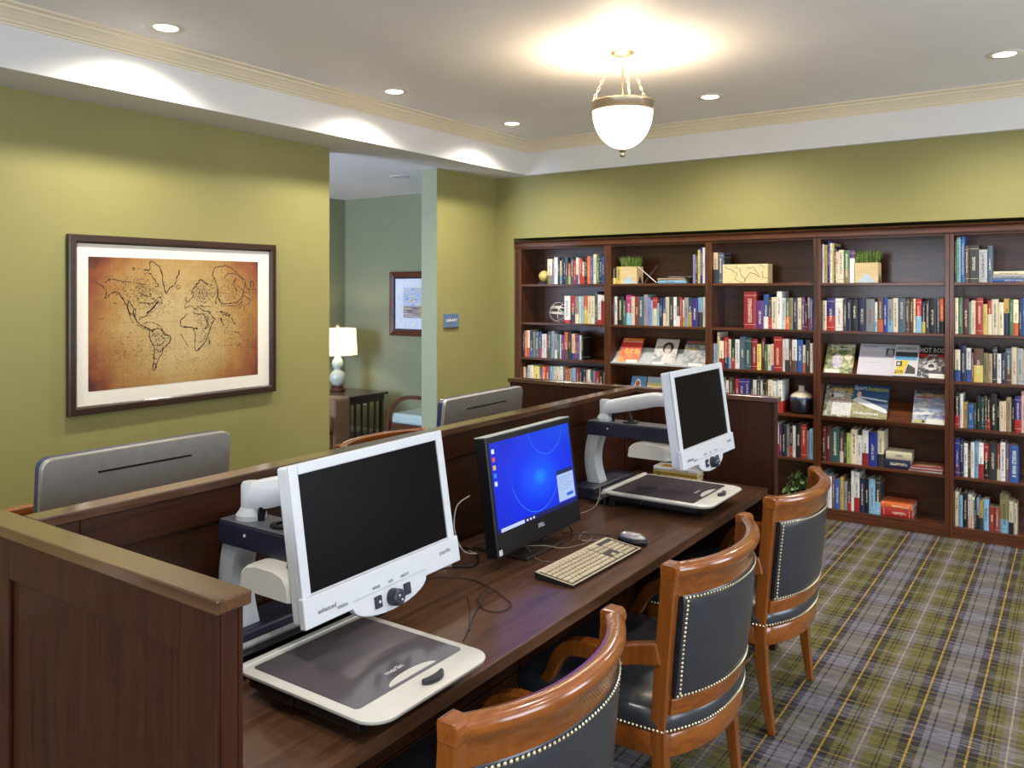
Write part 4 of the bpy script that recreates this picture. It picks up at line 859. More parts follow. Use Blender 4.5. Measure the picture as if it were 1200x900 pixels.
# ================================================================== CHAIRS
def chair_proto(label, group):
    T = thing('desk_armchair', label, 'chair', (0, 0, 0), 0, group)
    lx = [(0, .008), (.14, -.012), (.26, -.025), (.40, -.027), (.51, -.018), (.64, -.008), (.77, .006), (.87, .014)]
    def pcx(z):
        for (a, xa), (b, xb) in zip(lx[:-1], lx[1:]):
            if z <= b: return xa + (xb - xa) * max(0, (z - a)) / (b - a)
        return lx[-1][1]
    def pcy(z): return .262 + .023 * min(1, z / .4) + .017 * max(0, min(1, (z - .4) / .45))
    def bul(y, k=.098, hw=.30): return k * (1 - min(1, abs(y) / hw) ** 2.3)
    for s in (-1, 1):
        rings = []
        for z in (0, .07, .14, .26, .35, .42, .51, .6, .7, .8, .868):
            w_ = .013 + .009 * min(1, z / .26); h_ = .014 + .006 * min(1, z / .3); cx_, cy_ = pcx(z), s * pcy(z)
            rings.append([(cx_ - w_, cy_ - h_, z), (cx_ + w_, cy_ - h_, z), (cx_ + w_, cy_ + h_, z), (cx_ - w_, cy_ + h_, z)])
        build('back_post', MB().loft(rings), CW, T, world=False, bevel=.005, bseg=3)
        m = MB(); cx_, cy_ = pcx(.87), s * .302
        sec = [(-.022, .846), (.022, .846), (.026, .858), (.029, .870), (.027, .884), (.019, .893), (-.015, .893), (-.024, .885)]
        m.prism([(cx_ + u, v) for u, v in sec], 'y', cy_ - .0215, cy_ + .0215); build('rail_end_band', m, CWY, T, world=False, bevel=.005, bseg=3)
        m = MB(); rings = []
        for z, w_ in ((0, .013), (.2, .017), (.345, .021)):
            x_, y_ = -.47 - .015 * (1 - z / .345), s * .272; rings.append([(x_ - w_, y_ - w_, z), (x_ + w_, y_ - w_, z), (x_ + w_, y_ + w_, z), (x_ - w_, y_ + w_, z)])
        build('leg', m.loft(rings), CW, T, world=False, bevel=.004)
        path = spline([(-.015, .632), (-.10, .612), (-.18, .592), (-.26, .590), (-.315, .575), (-.352, .535), (-.378, .485), (-.41, .44), (-.455, .400), (-.472, .345)], 4)
        rings = []; n_ = len(path)
        for i, p in enumerate(path):
            t_ = (path[min(i + 1, n_ - 1)] - path[max(i - 1, 0)]).normalized(); nn = Vector((-t_.y, t_.x)); k = i / (n_ - 1)
            hh = .031 - .012 * min(1, k * 1.6); ww = .019 + .006 * sin(pi * min(1, k * 1.5)); yy = s * (.300 + .012 * sin(pi * k) - .02 * k)
            rings.append([(p.x + nn.x * hh, yy - ww, p.y + nn.y * hh), (p.x + nn.x * hh, yy + ww, p.y + nn.y * hh), (p.x - nn.x * hh, yy + ww * .9, p.y - nn.y * hh), (p.x - nn.x * hh, yy - ww * .9, p.y - nn.y * hh)])
        build('arm', MB().loft(rings), CW, T, world=False, bevel=.007, bseg=3)
    def sweep(sec, hw, n=36, k=.098, off=lambda z: 0):
        rings = []
        for i in range(n + 1):
            y = -hw + 2 * hw * i / n; e = .004
            dy = (bul(y + e, k) - bul(y - e, k)) / (2 * e); nn = Vector((1, -dy)).normalized()
            rings.append([(pcx(z) + bul(y, k) + nn.x * d, y + nn.y * d, z) for d, z in sec])
        return MB().loft(rings)
    build('top_rail', sweep([(-.012, .795), (.010, .795), (.012, .842), (.020, .852), (.026, .866), (.024, .880), (.014, .889), (-.004, .890), (-.018, .884), (-.022, .870), (-.016, .852), (-.012, .842)], .292), CWY, T, world=False, smooth=True, autos=50)
    build('lower_rail', sweep([(-.012, .452), (.012, .452), (.013, .500), (-.013, .500)], .276), CWY, T, world=False, bevel=.003)
    zz = [.500, .512, .53, .6, .68, .76, .785, .796]; pf = [.010, .015, .018, .021, .021, .018, .015, .010]
    sec = [(p, z) for p, z in zip(pf, zz)] + [(-p, z) for p, z in zip(pf[::-1], zz[::-1])]
    build('back_cushion', sweep(sec, .268), LEATHER, T, world=False, smooth=True, autos=60)
    # nails
    def nail(m, y, z, side, of=.0165):
        e = .004; dy = (bul(y + e) - bul(y - e)) / (2 * e); nn = Vector((1, -dy)).normalized() * side
        p = Vector((pcx(z) + bul(y) + nn.x * of, y + nn.y * of, z)); R = Vector((nn.x, nn.y, 0)).to_track_quat('Z', 'Y').to_matrix().to_4x4()
        m.dome((0, 0, 0), .0047, 7, .75, Matrix.Translation(p) @ R)
    sp = .0125
    for side in (1, -1):
        m = MB()
        for z in (.507, .789):
            y = -.262
            while y < .263:
                nail(m, y, z, side); e = .004; dy = (bul(y + e) - bul(y - e)) / (2 * e); y += sp / sqrt(1 + dy * dy)
        z = .518
        while z < .782: nail(m, -.259, z, side, .021); nail(m, .259, z, side, .021); z += sp
        build('back_nail_trim', m, BRASS, T, world=False)
    # seat
    def outline(n=16, grow=0.0):
        P = []
        for i in range(n + 1):  # rear from -y to +y
            y = -.30 + .6 * i / n; P.append((-.012 + .092 * (1 - abs(y / .30) ** 2.4), y))
        for i in range(1, 9): P.append((-.02 - .44 * i / 8, .302 + .016 * i / 8))
        P += [(-.485, .312), (-.503, .290)]
        for i in range(1, 8): P.append((-.51, .27 - .54 * i / 8))
        P += [(-.503, -.290), (-.485, -.312)]
        for i in range(8, 0, -1): P.append((-.02 - .44 * i / 8, -.302 - .016 * i / 8))
        c = Vector((-.23, 0)); return [tuple(Vector(p) + (Vector(p) - c).normalized() * grow) for p in P]
    o0 = outline()
    def ring(g, z, w_=None): return [(x, y, z) for x, y in (outline(grow=g))]
    build('seat_frame', MB().loft([ring(-.002, .335), ring(.0, .34), ring(.0, .398), ring(-.004, .402)]), CWY, T, world=False, smooth=True, autos=50)
    m = MB(); R = [ring(-.004, .4025), ring(.003, .408), ring(.006, .422), ring(.005, .44), ring(-.004, .458), ring(-.022, .470), ring(-.06, .478), ring(-.12, .484), ring(-.19, .486)]
    m.loft(R); build('seat_cushion', m, LEATHER, T, world=False, smooth=True)
    m = MB(); acc = 0; n_ = len(o0)
    for i in range(n_):
        a = Vector(o0[i]); b = Vector(o0[(i + 1) % n_]); L = (b - a).length
        while acc < L:
            p = a + (b - a) * (acc / L); d = (p - Vector((-.23, 0))); nn = Vector(((b - a).y, -(b - a).x)).normalized()
            if nn.dot(d) < 0: nn = -nn
            q = Vector((p.x + nn.x * .005, p.y + nn.y * .005, .412)); m.dome((0, 0, 0), .0047, 7, .8, Matrix.Translation(q) @ Vector((nn.x, nn.y, 0)).to_track_quat('Z', 'Y').to_matrix().to_4x4()); acc += sp
        acc -= L
    build('seat_nail_trim', m, BRASS, T, world=False)
    return T
GCH = 'leather armchairs at the desks'
ch = chair_proto('honey wood leather armchair nearest the viewer, only its back showing', GCH)
def put(o, x, y, rz): o.location = (x, y, 0); o.rotation_euler = (0, 0, rz)
for (x, y, rz, lab) in ((-.948, 2.43, 0.0, 'honey wood leather armchair in the middle, in front of the keyboard'), (-.945, 3.315, 0.0, 'honey wood leather armchair farthest from the viewer, beside the desk end'),
                        (-2.94, 3.12, pi, 'honey wood armchair behind the partition, its top rail showing below the lounge'), (-2.95, 1.42, pi, 'honey wood armchair behind the partition, a sliver left of the silver computer')):
    c = copy_tree(ch); put(c, x, y, rz); c['label'] = lab
put(ch, -.930, 1.445, 0.0)

# ================================================================== MAGNIFIERS
CHIN = .07
def magnifier(Yc, M_scr, w, h, armpts, lab, tray, armr=.028, xe=-1.40, xh=-1.48):
    x_t0, x_t1, y_t0, y_t1 = tray
    T = thing('desktop_video_magnifier', lab, 'video magnifier', (-1.6, Yc, ZD), 0, 'video magnifiers on the desk')
    z = ZD
    # base: rear chassis and rails
    m = MB(); m.box(-1.835, -1.715, Yc - .14, Yc + .26, z + .0006, z + .052); build('rear_chassis', m, NAVYM, T, bevel=.006)
    m = MB()
    for k, (xa, xb, zt) in enumerate(((-1.714, -1.665, .022), (-1.655, -1.64, .034), (-1.625, -1.60, .03))): m.box(xa, xb, y_t0 + .02, y_t1 + .16, z + .0006, z + zt)
    m.box(-1.60, -1.24, Yc - .10, Yc + .12, z + .0006, z + .028); build('slide_rails', m, BLKP, T, bevel=.003)
    m = MB(); m.box(-1.712, -1.690, y_t0 + .10, y_t1 + .12, z + .0215, z + .030); build('silver_rail', m, GPL, T, bevel=.002)
    m = MB(); m.box(x_t0 + .02, x_t1 - .06, y_t0 + .012, y_t1 - .012, z + .0285, z + .0495); m.box(x_t0 + .10, x_t0 + .17, y_t0 + .004, y_t0 + .02, z + .03, z + .05); build('table_carriage', m, BLKP, T, bevel=.004)
    # tray
    def rr(x0, x1, y0, y1, rb, rf, n=7):
        P = []
        for cx_, cy_, r, a0 in ((x1 - rf, y1 - rf, rf, 0), (x0 + rb, y1 - rb, rb, 90), (x0 + rb, y0 + rb, rb, 180), (x1 - rf, y0 + rf, rf, 270)):
            for i in range(n + 1): a = radians(a0 + 90 * i / n); P.append((cx_ + r * cos(a), cy_ + r * sin(a)))
        return P
    zt = z + .066
    rings = [[(x, y, zz) for x, y in rr(x_t0 + g, x_t1 - g, y_t0 + g, y_t1 - g, .02, .055)] for g, zz in ((.012, zt - .016), (.002, zt - .010), (0, zt - .006), (.0, zt - .002), (.004, zt))]
    tr = build('reading_tray', MB().loft(rings), BEIGE, T, smooth=True, autos=40)
    rings = [[(x, y, zz) for x, y in rr(x_t0 + .018, x_t1 - .076, y_t0 + .024, y_t1 - .024, .01, .012)] for zz in (zt + .0002, zt + .0012)]
    gm_ = Mat('tray_glass', rgb(88, 82, 86), .14, coat=.3)
    build('tray_plate', MB().loft(rings), gm_.m, tr)
    m = MB(); m.box(x_t0 - .012, x_t0 + .004, y_t0 + .005, y_t1 - .005, zt - .012, zt + .004); build('rear_lip', m, BEIGE, tr, bevel=.002)
    m = MB(); text_mb(m, 'merlin', Matrix.Translation((x_t1 - .135, (y_t0 + y_t1) / 2, zt + .0016)) @ Matrix.Rotation(pi / 2, 4, 'Z'), .022, .0004); build('lettering', m, WPL, tr)
    m = MB(); cx_, cy_ = x_t1 - .085, (y_t0 + y_t1) / 2 + .01
    m.prism([(cx_ + .045 * cos(radians(a)) * .55 - .0, cy_ + .075 * sin(radians(a))) for a in range(90, 271, 12)], 'z', zt + .0003, zt + .0018); build('grip_recess', m, BEIGE, tr)
    m = MB(); pts_ = [(.045 + .022 * cos(radians(a)), .034 * sin(radians(a))) for a in range(-90, 91, 15)] + [(.045 + .004 * cos(radians(a)) - .0, .026 * sin(radians(a))) for a in range(80, -81, -20)]
    m.prism([(cx_ + u, cy_ + .005 + v) for u, v in pts_], 'z', zt + .0006, zt + .013); build('brake_lever', m, plain('dark_lever', 46, 46, 52, .4), tr, bevel=.003)
    # column, curved
    rings = []
    for k in range(9):
        t_ = k / 8; zz = z + .05 + t_ * .215; xo = -1.775 + .0 - .022 * sin(pi * t_); w_ = .030 - .004 * sin(pi * t_); d_ = .034
        rings.append([(xo - w_, Yc - d_, zz), (xo - w_ * .2, Yc - d_ - .004, zz), (xo + w_, Yc - d_, zz), (xo + w_, Yc + d_, zz), (xo - w_, Yc + d_, zz)])
    build('column', MB().loft(rings), GPL, T, smooth=True, autos=35)
    zb = z + .265
    m = MB(); m.box(-1.805, xe, Yc - .048, Yc + .05, zb, zb + .058); build('camera_housing', m, NAVYM, T, bevel=.004)
    m = MB(); m.box(-1.80, xe - .01, Yc - .046, Yc + .048, zb + .0585, zb + .0625); build('housing_lid', m, plain('lid_grey', 88, 88, 96, .35), T, bevel=.0015)
    m = MB(); m.lathe([(.0001, -.001), (.004, -.001), (.004, .001), (.0001, .001)], (0, 0, 0), 12, Matrix.Translation((-1.70, Yc - .0485, zb + .035)) @ Matrix.Rotation(pi / 2, 4, 'X')); build('indicator', m, WPL, T)
    # lamp hood
    rings = []
    for yy, k in ((Yc - .112, .84), (Yc - .10, .96), (Yc - .075, 1), (Yc + .075, 1), (Yc + .10, .96), (Yc + .112, .84)):
        prof = [(-.10, -.060), (-.094, -.02), (-.075, -.006), (-.04, .0), (.04, .0), (.075, -.006), (.094, -.02), (.10, -.060), (.09, -.06), (-.09, -.06)]
        rings.append([(xh + u * k, yy, zb - .002 + v * (1 if v < -.05 else 1 + (1 - k) * 2)) for u, v in prof])
    build('lamp_hood', MB().loft(rings), BEIGE, T, smooth=True, autos=35)
    # arm pivot and arm
    m = MB(); m.lathe([(.0001, 0), (.038, 0), (.038, .012), (.032, .02), (.026, .03), (.026, .085), (.022, .092), (.0001, .092)], (-1.735, Yc, zb + .063), 28); build('arm_pivot', m, GPL, T, smooth=True, autos=30)
    P = spline(armpts, 6); rings = []; n_ = len(P)
    for i, p in enumerate(P):
        t_ = (P[min(i + 1, n_ - 1)] - P[max(i - 1, 0)]).normalized(); a = t_.cross(Vector((0, 0, 1))).normalized(); b = a.cross(t_)
        k = i / (n_ - 1); hh = armr * (.75 + .45 * sin(pi * min(1, .2 + k))); ww = .024
        rings.append([tuple(p + a * ww * cu + b * hh * cv) for cu, cv in ((-1, -.6), (-.6, -1), (.6, -1), (1, -.6), (1, .5), (.7, .9), (0, 1.05), (-.7, .9), (-1, .5))])
    build('arm', MB().loft(rings), WPL, T, smooth=True, autos=45)
    m = MB(); m.cyl((-1.70, Yc + .0, zb + .064), (-1.69, Yc, zb + .10), .010); build('arm_linkage', m, BLKP, T); m = MB(); m.cyl((-1.60, Yc, zb + .064), (-1.62, Yc, zb + .11), .006); build('gas_strut', m, BLKP, T); m = MB(); m.lathe([(.02, 0), (.034, 0), (.034, .006), (.02, .006), (.02, 0)], (-1.61, Yc, zb + .063), 20, caps=False); build('cable_grommet', m, BLKP, T)
    end = M_scr @ Vector((-.05, 0, .0)); m = MB(); m.cyl(P[-1] - Vector((0.02, 0, 0)), end, .016); m.cyl(P[-1] + Vector((0, 0, -.03)), P[-1] + Vector((0, 0, .02)), .02); build('tilt_joint', m, GPL, T, smooth=True, autos=40)
    # monitor (local: x out of screen, y right, z up)
    Ms = Matrix(M_scr); bs, bt = .026, .024
    def bw(mb, *b): mb.box(*b, M=Ms)
    m = MB(); y_0, y_1, z_0, z_1 = -w / 2 - bs, w / 2 + bs, -h / 2 - .01, h / 2 + bt
    m.box(-.040, -.002, y_0 + .003, y_1 - .003, z_0 - .055, z_1 - .003, M=Ms)
    m.box(-.06, -.0402, -.09, .09, -.08, .08, M=Ms); mo = build('monitor', m, WPL, T, bevel=.006)
    m = MB(); m.box(-.0015, .006, y_0, y_0 + bs, z_0, z_1, M=Ms); m.box(-.0015, .006, y_1 - bs, y_1, z_0, z_1, M=Ms); m.box(-.0015, .006, y_0 + bs, y_1 - bs, z_1 - bt, z_1, M=Ms); m.box(-.0015, .004, y_0 + bs, y_1 - bs, z_0, z_0 + .0095, M=Ms); build('bezel', m, WPL, mo, bevel=.003)
    m = MB(); m.box(-.0018, .0008, y_0 + bs, y_1 - bs, z_0 + .0095, z_1 - bt, M=Ms); build('screen', m, SCRN, mo)
    # control chin with curved lip
    zt_, zb_ = -h / 2 - .003, -h / 2 - CHIN; bw_ = w * .27
    low = [(y_0 - .006, zb_)] + [(-bw_, zb_)] + [(-bw_ * cos(pi * i / 14), zb_ - .042 * sin(pi * i / 14)) for i in range(1, 14)] + [(bw_, zb_), (y_1 + .006, zb_)]
    poly = [(y_0 - .006, zt_)] + low + [(y_1 + .006, zt_)]
    m = MB(); m.prism(poly, 'x', -.006, .012, M=Ms); cp = build('control_panel', m, WPL, mo, bevel=.0025)
    m = MB(); m.box(.0122, .0132, -bw_, bw_, zb_ + .016, zb_ + .0185, M=Ms); build('groove_line', m, GPL, cp)
    for yy in (-.052, .052):
        m = MB(); m.box(.0122, .018, yy - .011, yy + .011, zb_ - .022, zb_ + .006, M=Ms); b = build('button', m, NAVYM, cp, bevel=.0015)
        if yy < 0: m = MB(); m.lathe([(.0001, 0), (.004, 0), (.003, .002), (.0001, .002)], (0, 0, 0), 10, Ms @ Matrix.Translation((.018, yy + .002, zb_ - .008)) @ Matrix.Rotation(pi / 2, 4, 'Y')); build('button_mark', m, WPL, b)
    Mk = Ms @ Matrix.Translation((.0122, 0, zb_ - .012)) @ Matrix.Rotation(pi / 2, 4, 'Y')
    m = MB(); m.lathe([(.0001, 0), (.021, 0), (.020, .024), (.0155, .028), (.0001, .028)], (0, 0, 0), 26, Mk); kn = build('knob', m, plain('navy_knob', 38, 42, 56, .35), cp, smooth=True, autos=35)
    m = MB(); m.lathe([(.0001, 0), (.003, 0), (.002, .002), (.0001, .002)], (.006, .004, .028), 8, Mk); m.lathe([(.0001, 0), (.003, 0), (.002, .002), (.0001, .002)], (-.006, -.004, .028), 8, Mk); build('knob_mark', m, WPL, kn)
    Mt = Ms @ Matrix.Translation((.0128, 0, 0)) @ Matrix.Rotation(pi / 2, 4, 'Z') @ Matrix.Rotation(pi / 2, 4, 'X')
    m = MB()
    text_mb(m, 'enhanced', Mt @ Matrix.Translation((-w * .43, zb_ + .028, 0)), .0145, .0002); text_mb(m, 'vision', Mt @ Matrix.Translation((-w * .335, zb_ + .020, 0)), .0145, .0001)
    text_mb(m, 'merlin', Mt @ Matrix.Translation((w * .44, zb_ + .040, 0)), .018, .0)
    for s_, yy in (('MODE', -.052), ('SIZE', 0), ('BRIGHT', .052)): text_mb(m, s_, Mt @ Matrix.Translation((yy, zb_ + .026, 0)), .009, .0001)
    build('panel_lettering', m, plain('grey_ink', 92, 94, 104, .6), cp)
    return T
def scrM(cx_, cy_, cz_, yaw, tilt, roll=0): return Matrix.Translation((cx_, cy_, cz_)) @ Matrix.Rotation(radians(yaw), 4, 'Z') @ Matrix.Rotation(radians(-tilt), 4, 'Y') @ Matrix.Rotation(radians(roll), 4, 'X')
M1 = scrM(-1.430, 1.489, 1.105, .6, 8.8, .5)
magnifier(1.345, M1, .487, .262, [(-1.735, 1.345, 1.125), (-1.67, 1.36, 1.14), (-1.58, 1.40, 1.165), (-1.51, 1.45, 1.17)], 'white video magnifier with big blank screen, nearest the viewer', (-1.535, -1.115, 1.155, 1.545), .03, -1.515, -1.55)
M2 = scrM(-1.205, 3.038, 1.195, -.4, 8.0, -.1)
magnifier(3.245, M2, .455, .262, [(-1.735, 3.245, 1.125), (-1.62, 3.22, 1.15), (-1.45, 3.16, 1.19), (-1.34, 3.10, 1.195), (-1.29, 3.06, 1.19)], 'white video magnifier at the far end of the desk, by the yellow books', (-1.635, -1.175, 3.045, 3.455), .026)
# black clamp lever + cables on the near one: small black strap hanging from housing
m = MB(); m.tube(spline([(-1.50, 1.29, 1.075), (-1.50, 1.285, 1.06), (-1.505, 1.282, 1.03), (-1.51, 1.28, 1.00)], 4), .010, 8)
root = [o for o in COL.objects if o.name.startswith('desktop_video_magnifier')][0]
build('clamp_lever', m, BLKP, root, smooth=True)
# medicine-like round grey cap behind arm is the pivot cap
# ================================================================== BLACK ALL-IN-ONE COMPUTER
T = thing('all_in_one_computer', 'black all-in-one computer showing a bright blue desktop screen', 'computer', (-1.63, 2.41, ZD))
MS = scrM(-1.557, 2.400, 1.006, .8, 7.9, 0); w, h = .51, .289
m = MB(); m.box(-.045, 0, -w / 2 - .017, w / 2 + .017, -h / 2 - .075, h / 2 + .020, M=MS); bd = build('housing', m, BLKP, T, bevel=.004)
m = MB(); m.box(-.085, -.0455, -.20, .20, -.17, .10, M=MS); build('rear_bulge', m, BLKP, T, bevel=.02)
m = MB(); m.box(-.044, .0005, -w / 2 - .0165, w / 2 + .0165, h / 2 + .0205, h / 2 + .0225, M=MS); build('top_trim', m, GPL, bd)
sm = Mat('blue_desktop_screen', (0, 0, 0, 1), .3); e1, e2, e3 = sm.xyz(sm.coord('Generated'))
yy_ = (e2 - .55) * 1.76; zz_ = (e3 - .46); r1 = (yy_.sq() + (zz_ * 1.6).sq()).sqrt()
base = sm.ramp(r1, [(0, rgb(20, 140, 255)), (.18, rgb(6, 86, 252)), (.5, rgb(2, 50, 240)), (1, rgb(4, 36, 214))])
top = ((e3 - .62) * 1.6).clamp() * ((e2 - .2) * 1.4).clamp(); base = sm.mix(top * .7, base, rgb(10, 104, 246))
r2 = (((e2 - .50) * 1.76).sq() + (e3 - .62).sq()).sqrt(); ring1 = ((r2 - .55).abs()).lt(.005) * e3.lt(.45)
r3 = (((e2 - .68) * 1.76).sq() + ((e3 - 1.12)).sq()).sqrt(); ring2 = ((r3 - .42).abs()).lt(.004) * e2.gt(.38)
base = sm.mix(ring1.mx(ring2) * .5, base, rgb(70, 160, 255))
sm.L(base, sm.b.inputs['Emission Color']); sm.b.inputs['Emission Strength'].default_value = 0.72
m = MB(); m.box(.0002, .0012, -w / 2, w / 2, -h / 2, h / 2, M=MS); sc = build('screen', m, sm.m, T)
def em(name, r, g, b, s=.7):
    q = Mat(name, (0, 0, 0, 1), .4, emis=rgb(r, g, b), estr=s); return q.m
def onscreen(name, u0, u1, v0, v1, mat, parent=sc, d=.0014):
    m = MB(); m.box(d, d + .0002, (u0 - .5) * w, (u1 - .5) * w, (v0 - .5) * h, (v1 - .5) * h, M=MS); return build(name, m, mat, parent)
onscreen('taskbar', .0, 1, .0, .05, em('taskbar_navy', 10, 22, 96)); onscreen('search_field', .03, .30, .005, .045, em('search_white', 196, 214, 250), d=.0017)
for k, c in enumerate(((230, 240, 255), (220, 90, 70), (230, 190, 80), (40, 130, 240), (200, 230, 250))): onscreen('desktop_icon', .015, .045, .88 - .09 * k, .93 - .09 * k, em('icon_%d' % k, *c))
for k in range(3): onscreen('taskbar_icon', .325 + .04 * k, .345 + .04 * k, .012, .036, em('tb_icon', 220, 226, 240), d=.0017)
dl = em('dialog_pale', 176, 200, 244, .7); onscreen('dialog_window', .76, .985, .07, .40, dl); onscreen('dialog_title_bar', .76, .985, .40, .45, em('dialog_dark', 24, 40, 84), d=.0015); onscreen('dialog_button', .87, .96, .11, .15, em('dialog_button', 30, 110, 220), d=.0017)
for k in range(6): onscreen('dialog_text_line', .79, .96 - .03 * (k % 3), .355 - .03 * k, .36 - .03 * k, em('dialog_text', 120, 140, 190), d=.0017)
Mt = MS @ Matrix.Translation((.0008, 0, 0)) @ Matrix.Rotation(pi / 2, 4, 'Z') @ Matrix.Rotation(pi / 2, 4, 'X')
m = MB(); text_mb(m, 'DELL', Mt @ Matrix.Translation((.0, -h / 2 - .028, 0)), .018, .0006); build('badge_lettering', m, GPL, bd)
m = MB(); m.box(.0003, .0009, -w / 2 - .008, -w / 2 + .010, -h / 2 - .068, -h / 2 - .05, M=MS); build('sticker', m, WPL, bd)
m = MB(); m.box(-1.75, -1.515, 2.285, 2.525, ZD + .0006, ZD + .014); build('foot_plate', m, plain('foot_dark_metal', 60, 52, 46, .28, .4), T, bevel=.004)
m = MB(); m.prism([(-1.72, ZD + .0142), (-1.66, ZD + .0142), (-1.615, .90), (-1.62, .96), (-1.66, .96)], 'y', 2.35, 2.47); build('stand_neck', m, BLKP, T, bevel=.004)
# keyboard
KM = Matrix.Translation((-1.330, 2.385, ZD + .0006)) @ Matrix.Rotation(radians(88.5), 4, 'Z')
T = thing('keyboard', 'flat pale keyboard on the desk in front of the blue screen', 'keyboard', M=KM)
kb = plain('keyboard_dark', 24, 20, 20, .45); kk = plain('keyboard_keys', 200, 184, 150, .45, var=.04)
Lk, Wk = .45, .142
def kz(y): return .012 + .014 * (y + Wk / 2) / Wk
m = MB(); m.prism([(-Wk / 2, 0), (Wk / 2, 0), (Wk / 2, .022), (-Wk / 2, .009)], 'x', -Lk / 2, Lk / 2); build('body', m, kb, T, world=False, bevel=.002)
m = MB()
for a, b, c, d in ((-Lk / 2, Lk / 2, -Wk / 2, -Wk / 2 + .006), (-Lk / 2, Lk / 2, Wk / 2 - .012, Wk / 2), (-Lk / 2, -Lk / 2 + .006, -Wk / 2, Wk / 2), (Lk / 2 - .006, Lk / 2, -Wk / 2, Wk / 2)):
    m.add([(a, c, .0096 + .013 * (c + Wk / 2) / Wk), (b, c, .0096 + .013 * (c + Wk / 2) / Wk), (b, d, .0096 + .013 * (d + Wk / 2) / Wk), (a, d, .0096 + .013 * (d + Wk / 2) / Wk)], [(0, 1, 2, 3)])
build('edge_trim', m, kk, T, world=False)
KR = Matrix.Rotation(math.atan(.013 / Wk), 4, 'X'); protos = {}
def key(x, y, wk, dk=.0148):
    kz_ = round(wk, 4)
    if kz_ not in protos:
        m = MB(); m.loft([[(-wk / 2, -dk / 2, 0), (wk / 2, -dk / 2, 0), (wk / 2, dk / 2, 0), (-wk / 2, dk / 2, 0)], [(-wk / 2 + .001, -dk / 2 + .001, .003), (wk / 2 - .001, -dk / 2 + .001, .003), (wk / 2 - .001, dk / 2 - .001, .003), (-wk / 2 + .001, dk / 2 - .001, .003)]])
        o = build('key', m, kk, T, world=False); protos[kz_] = o
    else:
        o = protos[kz_].copy(); COL.objects.link(o); o.parent = T
    o.location = (x, y, .0092 + .013 * (y + Wk / 2) / Wk); o.rotation_euler = KR.to_euler()
rows = [[1.0] * 13, [1] * 13 + [2.0], [1.5] + [1] * 12 + [1.5], [1.75] + [1] * 11 + [2.25], [2.25] + [1] * 10 + [2.75], [1.25, 1.25, 1.25, 6.25, 1.25, 1.25, 1.25, 1.25]]
u_ = .0186; x_l = -Lk / 2 + .012
for r, rw in enumerate(rows):
    tot = sum(rw); s_ = 15.0 / tot if r == 0 else 1.0; x = x_l; y = Wk / 2 - .022 - r * .0198
    for kw in rw: ww = kw * u_ * s_; key(x + ww / 2, y, ww * .8 if r == 0 else ww - .0042); x += ww
for r in range(6):
    y = Wk / 2 - .022 - r * .0198
    for c in range(3):
        if r in (3,) or (r == 4 and c != 1): continue
        key(x_l + 15.3 * u_ + c * u_ + u_ / 2, y, u_ - .0042)
    for c in range(4):
        if r == 0: continue
        key(x_l + 18.55 * u_ + c * u_ + u_ / 2, y, u_ - .0042)
# mouse
MM = Matrix.Translation((-1.318, 2.668, ZD + .0006)) @ Matrix.Rotation(radians(178), 4, 'Z')
T = thing('computer_mouse', 'silver and black computer mouse beside the keyboard', 'mouse', M=MM)
def mrings(k0, zs):
    R = []
    for z_, g in zs: R.append([((.058 - g) * cos(a * pi / 14), (.032 - g * .8) * sin(a * pi / 14), z_ + .0) for a in range(28)])
    return R
build('body', MB().loft(mrings(0, [(0, .003), (.006, 0), (.014, .0), (.020, .006)])), BLKP, T, world=False, smooth=True)
build('top_shell', MB().loft(mrings(0, [(.0202, .005), (.029, .011), (.035, .020), (.038, .029)])), plain('mouse_silver', 176, 172, 170, .25, .4), T, world=False, smooth=True)
# cables
def cable(pts, r, mat, label, name='cable', group='cables on the desk'):
    m = MB(); m.tube(spline(pts, 8), r, 8); return tag(build(name, m, mat, smooth=True), label, 'cable', group)
CBL = plain('thin_dark_cable', 34, 24, 24, .5); CBG = plain('thin_grey_cable', 128, 112, 96, .5)
zc = ZD + .0032
cable([(-1.70, 1.95, zc), (-1.647, 2.007, zc), (-1.56, 2.04, zc), (-1.464, 2.007, zc + .003), (-1.389, 1.975, zc), (-1.346, 1.944, zc), (-1.337, 1.9, zc), (-1.356, 1.872, zc), (-1.399, 1.876, zc), (-1.448, 1.921, zc), (-1.471, 1.973, zc), (-1.464, 2.004, zc + .007), (-1.434, 1.93, zc + .004), (-1.397, 1.84, zc), (-1.35, 1.753, zc), (-1.308, 1.674, zc)], .0016, CBL, 'thin dark cable lying in a loop on the desk beside the near magnifier')
cable([(-1.487, 1.921, zc), (-1.43, 1.86, zc), (-1.386, 1.799, zc), (-1.333, 1.731, zc)], .0014, CBL, 'short thin dark cable left of the looped cable')
T = thing('coiled_audio_cable', 'thick black curved cable with a silver plug beside the near screen', 'cable', (-1.7, 2.18, ZD), 0, 'cables on the desk')
zc2 = ZD + .0045
m = MB(); m.tube(spline([(-1.83, 2.2, zc2), (-1.80, 2.255, zc2), (-1.754, 2.269, zc2 + .002), (-1.69, 2.238, zc2), (-1.646, 2.18, zc2), (-1.64, 2.137, zc2), (-1.672, 2.111, zc2), (-1.69, 2.10, zc2)], 8), .0038, 8); build('cord', m, BLKP, T, smooth=True)
m = MB(); m.tube([(-1.688, 2.10, zc2 + .002), (-1.70, 2.09, zc2 + .002), (-1.702, 2.088, zc2 + .003), (-1.73, 2.06, zc2 + .004), (-1.745, 2.045, zc2 + .003)], [.004, .005, .0078, .0082, .004], 12); build('plug', m, STEEL, T, smooth=True)
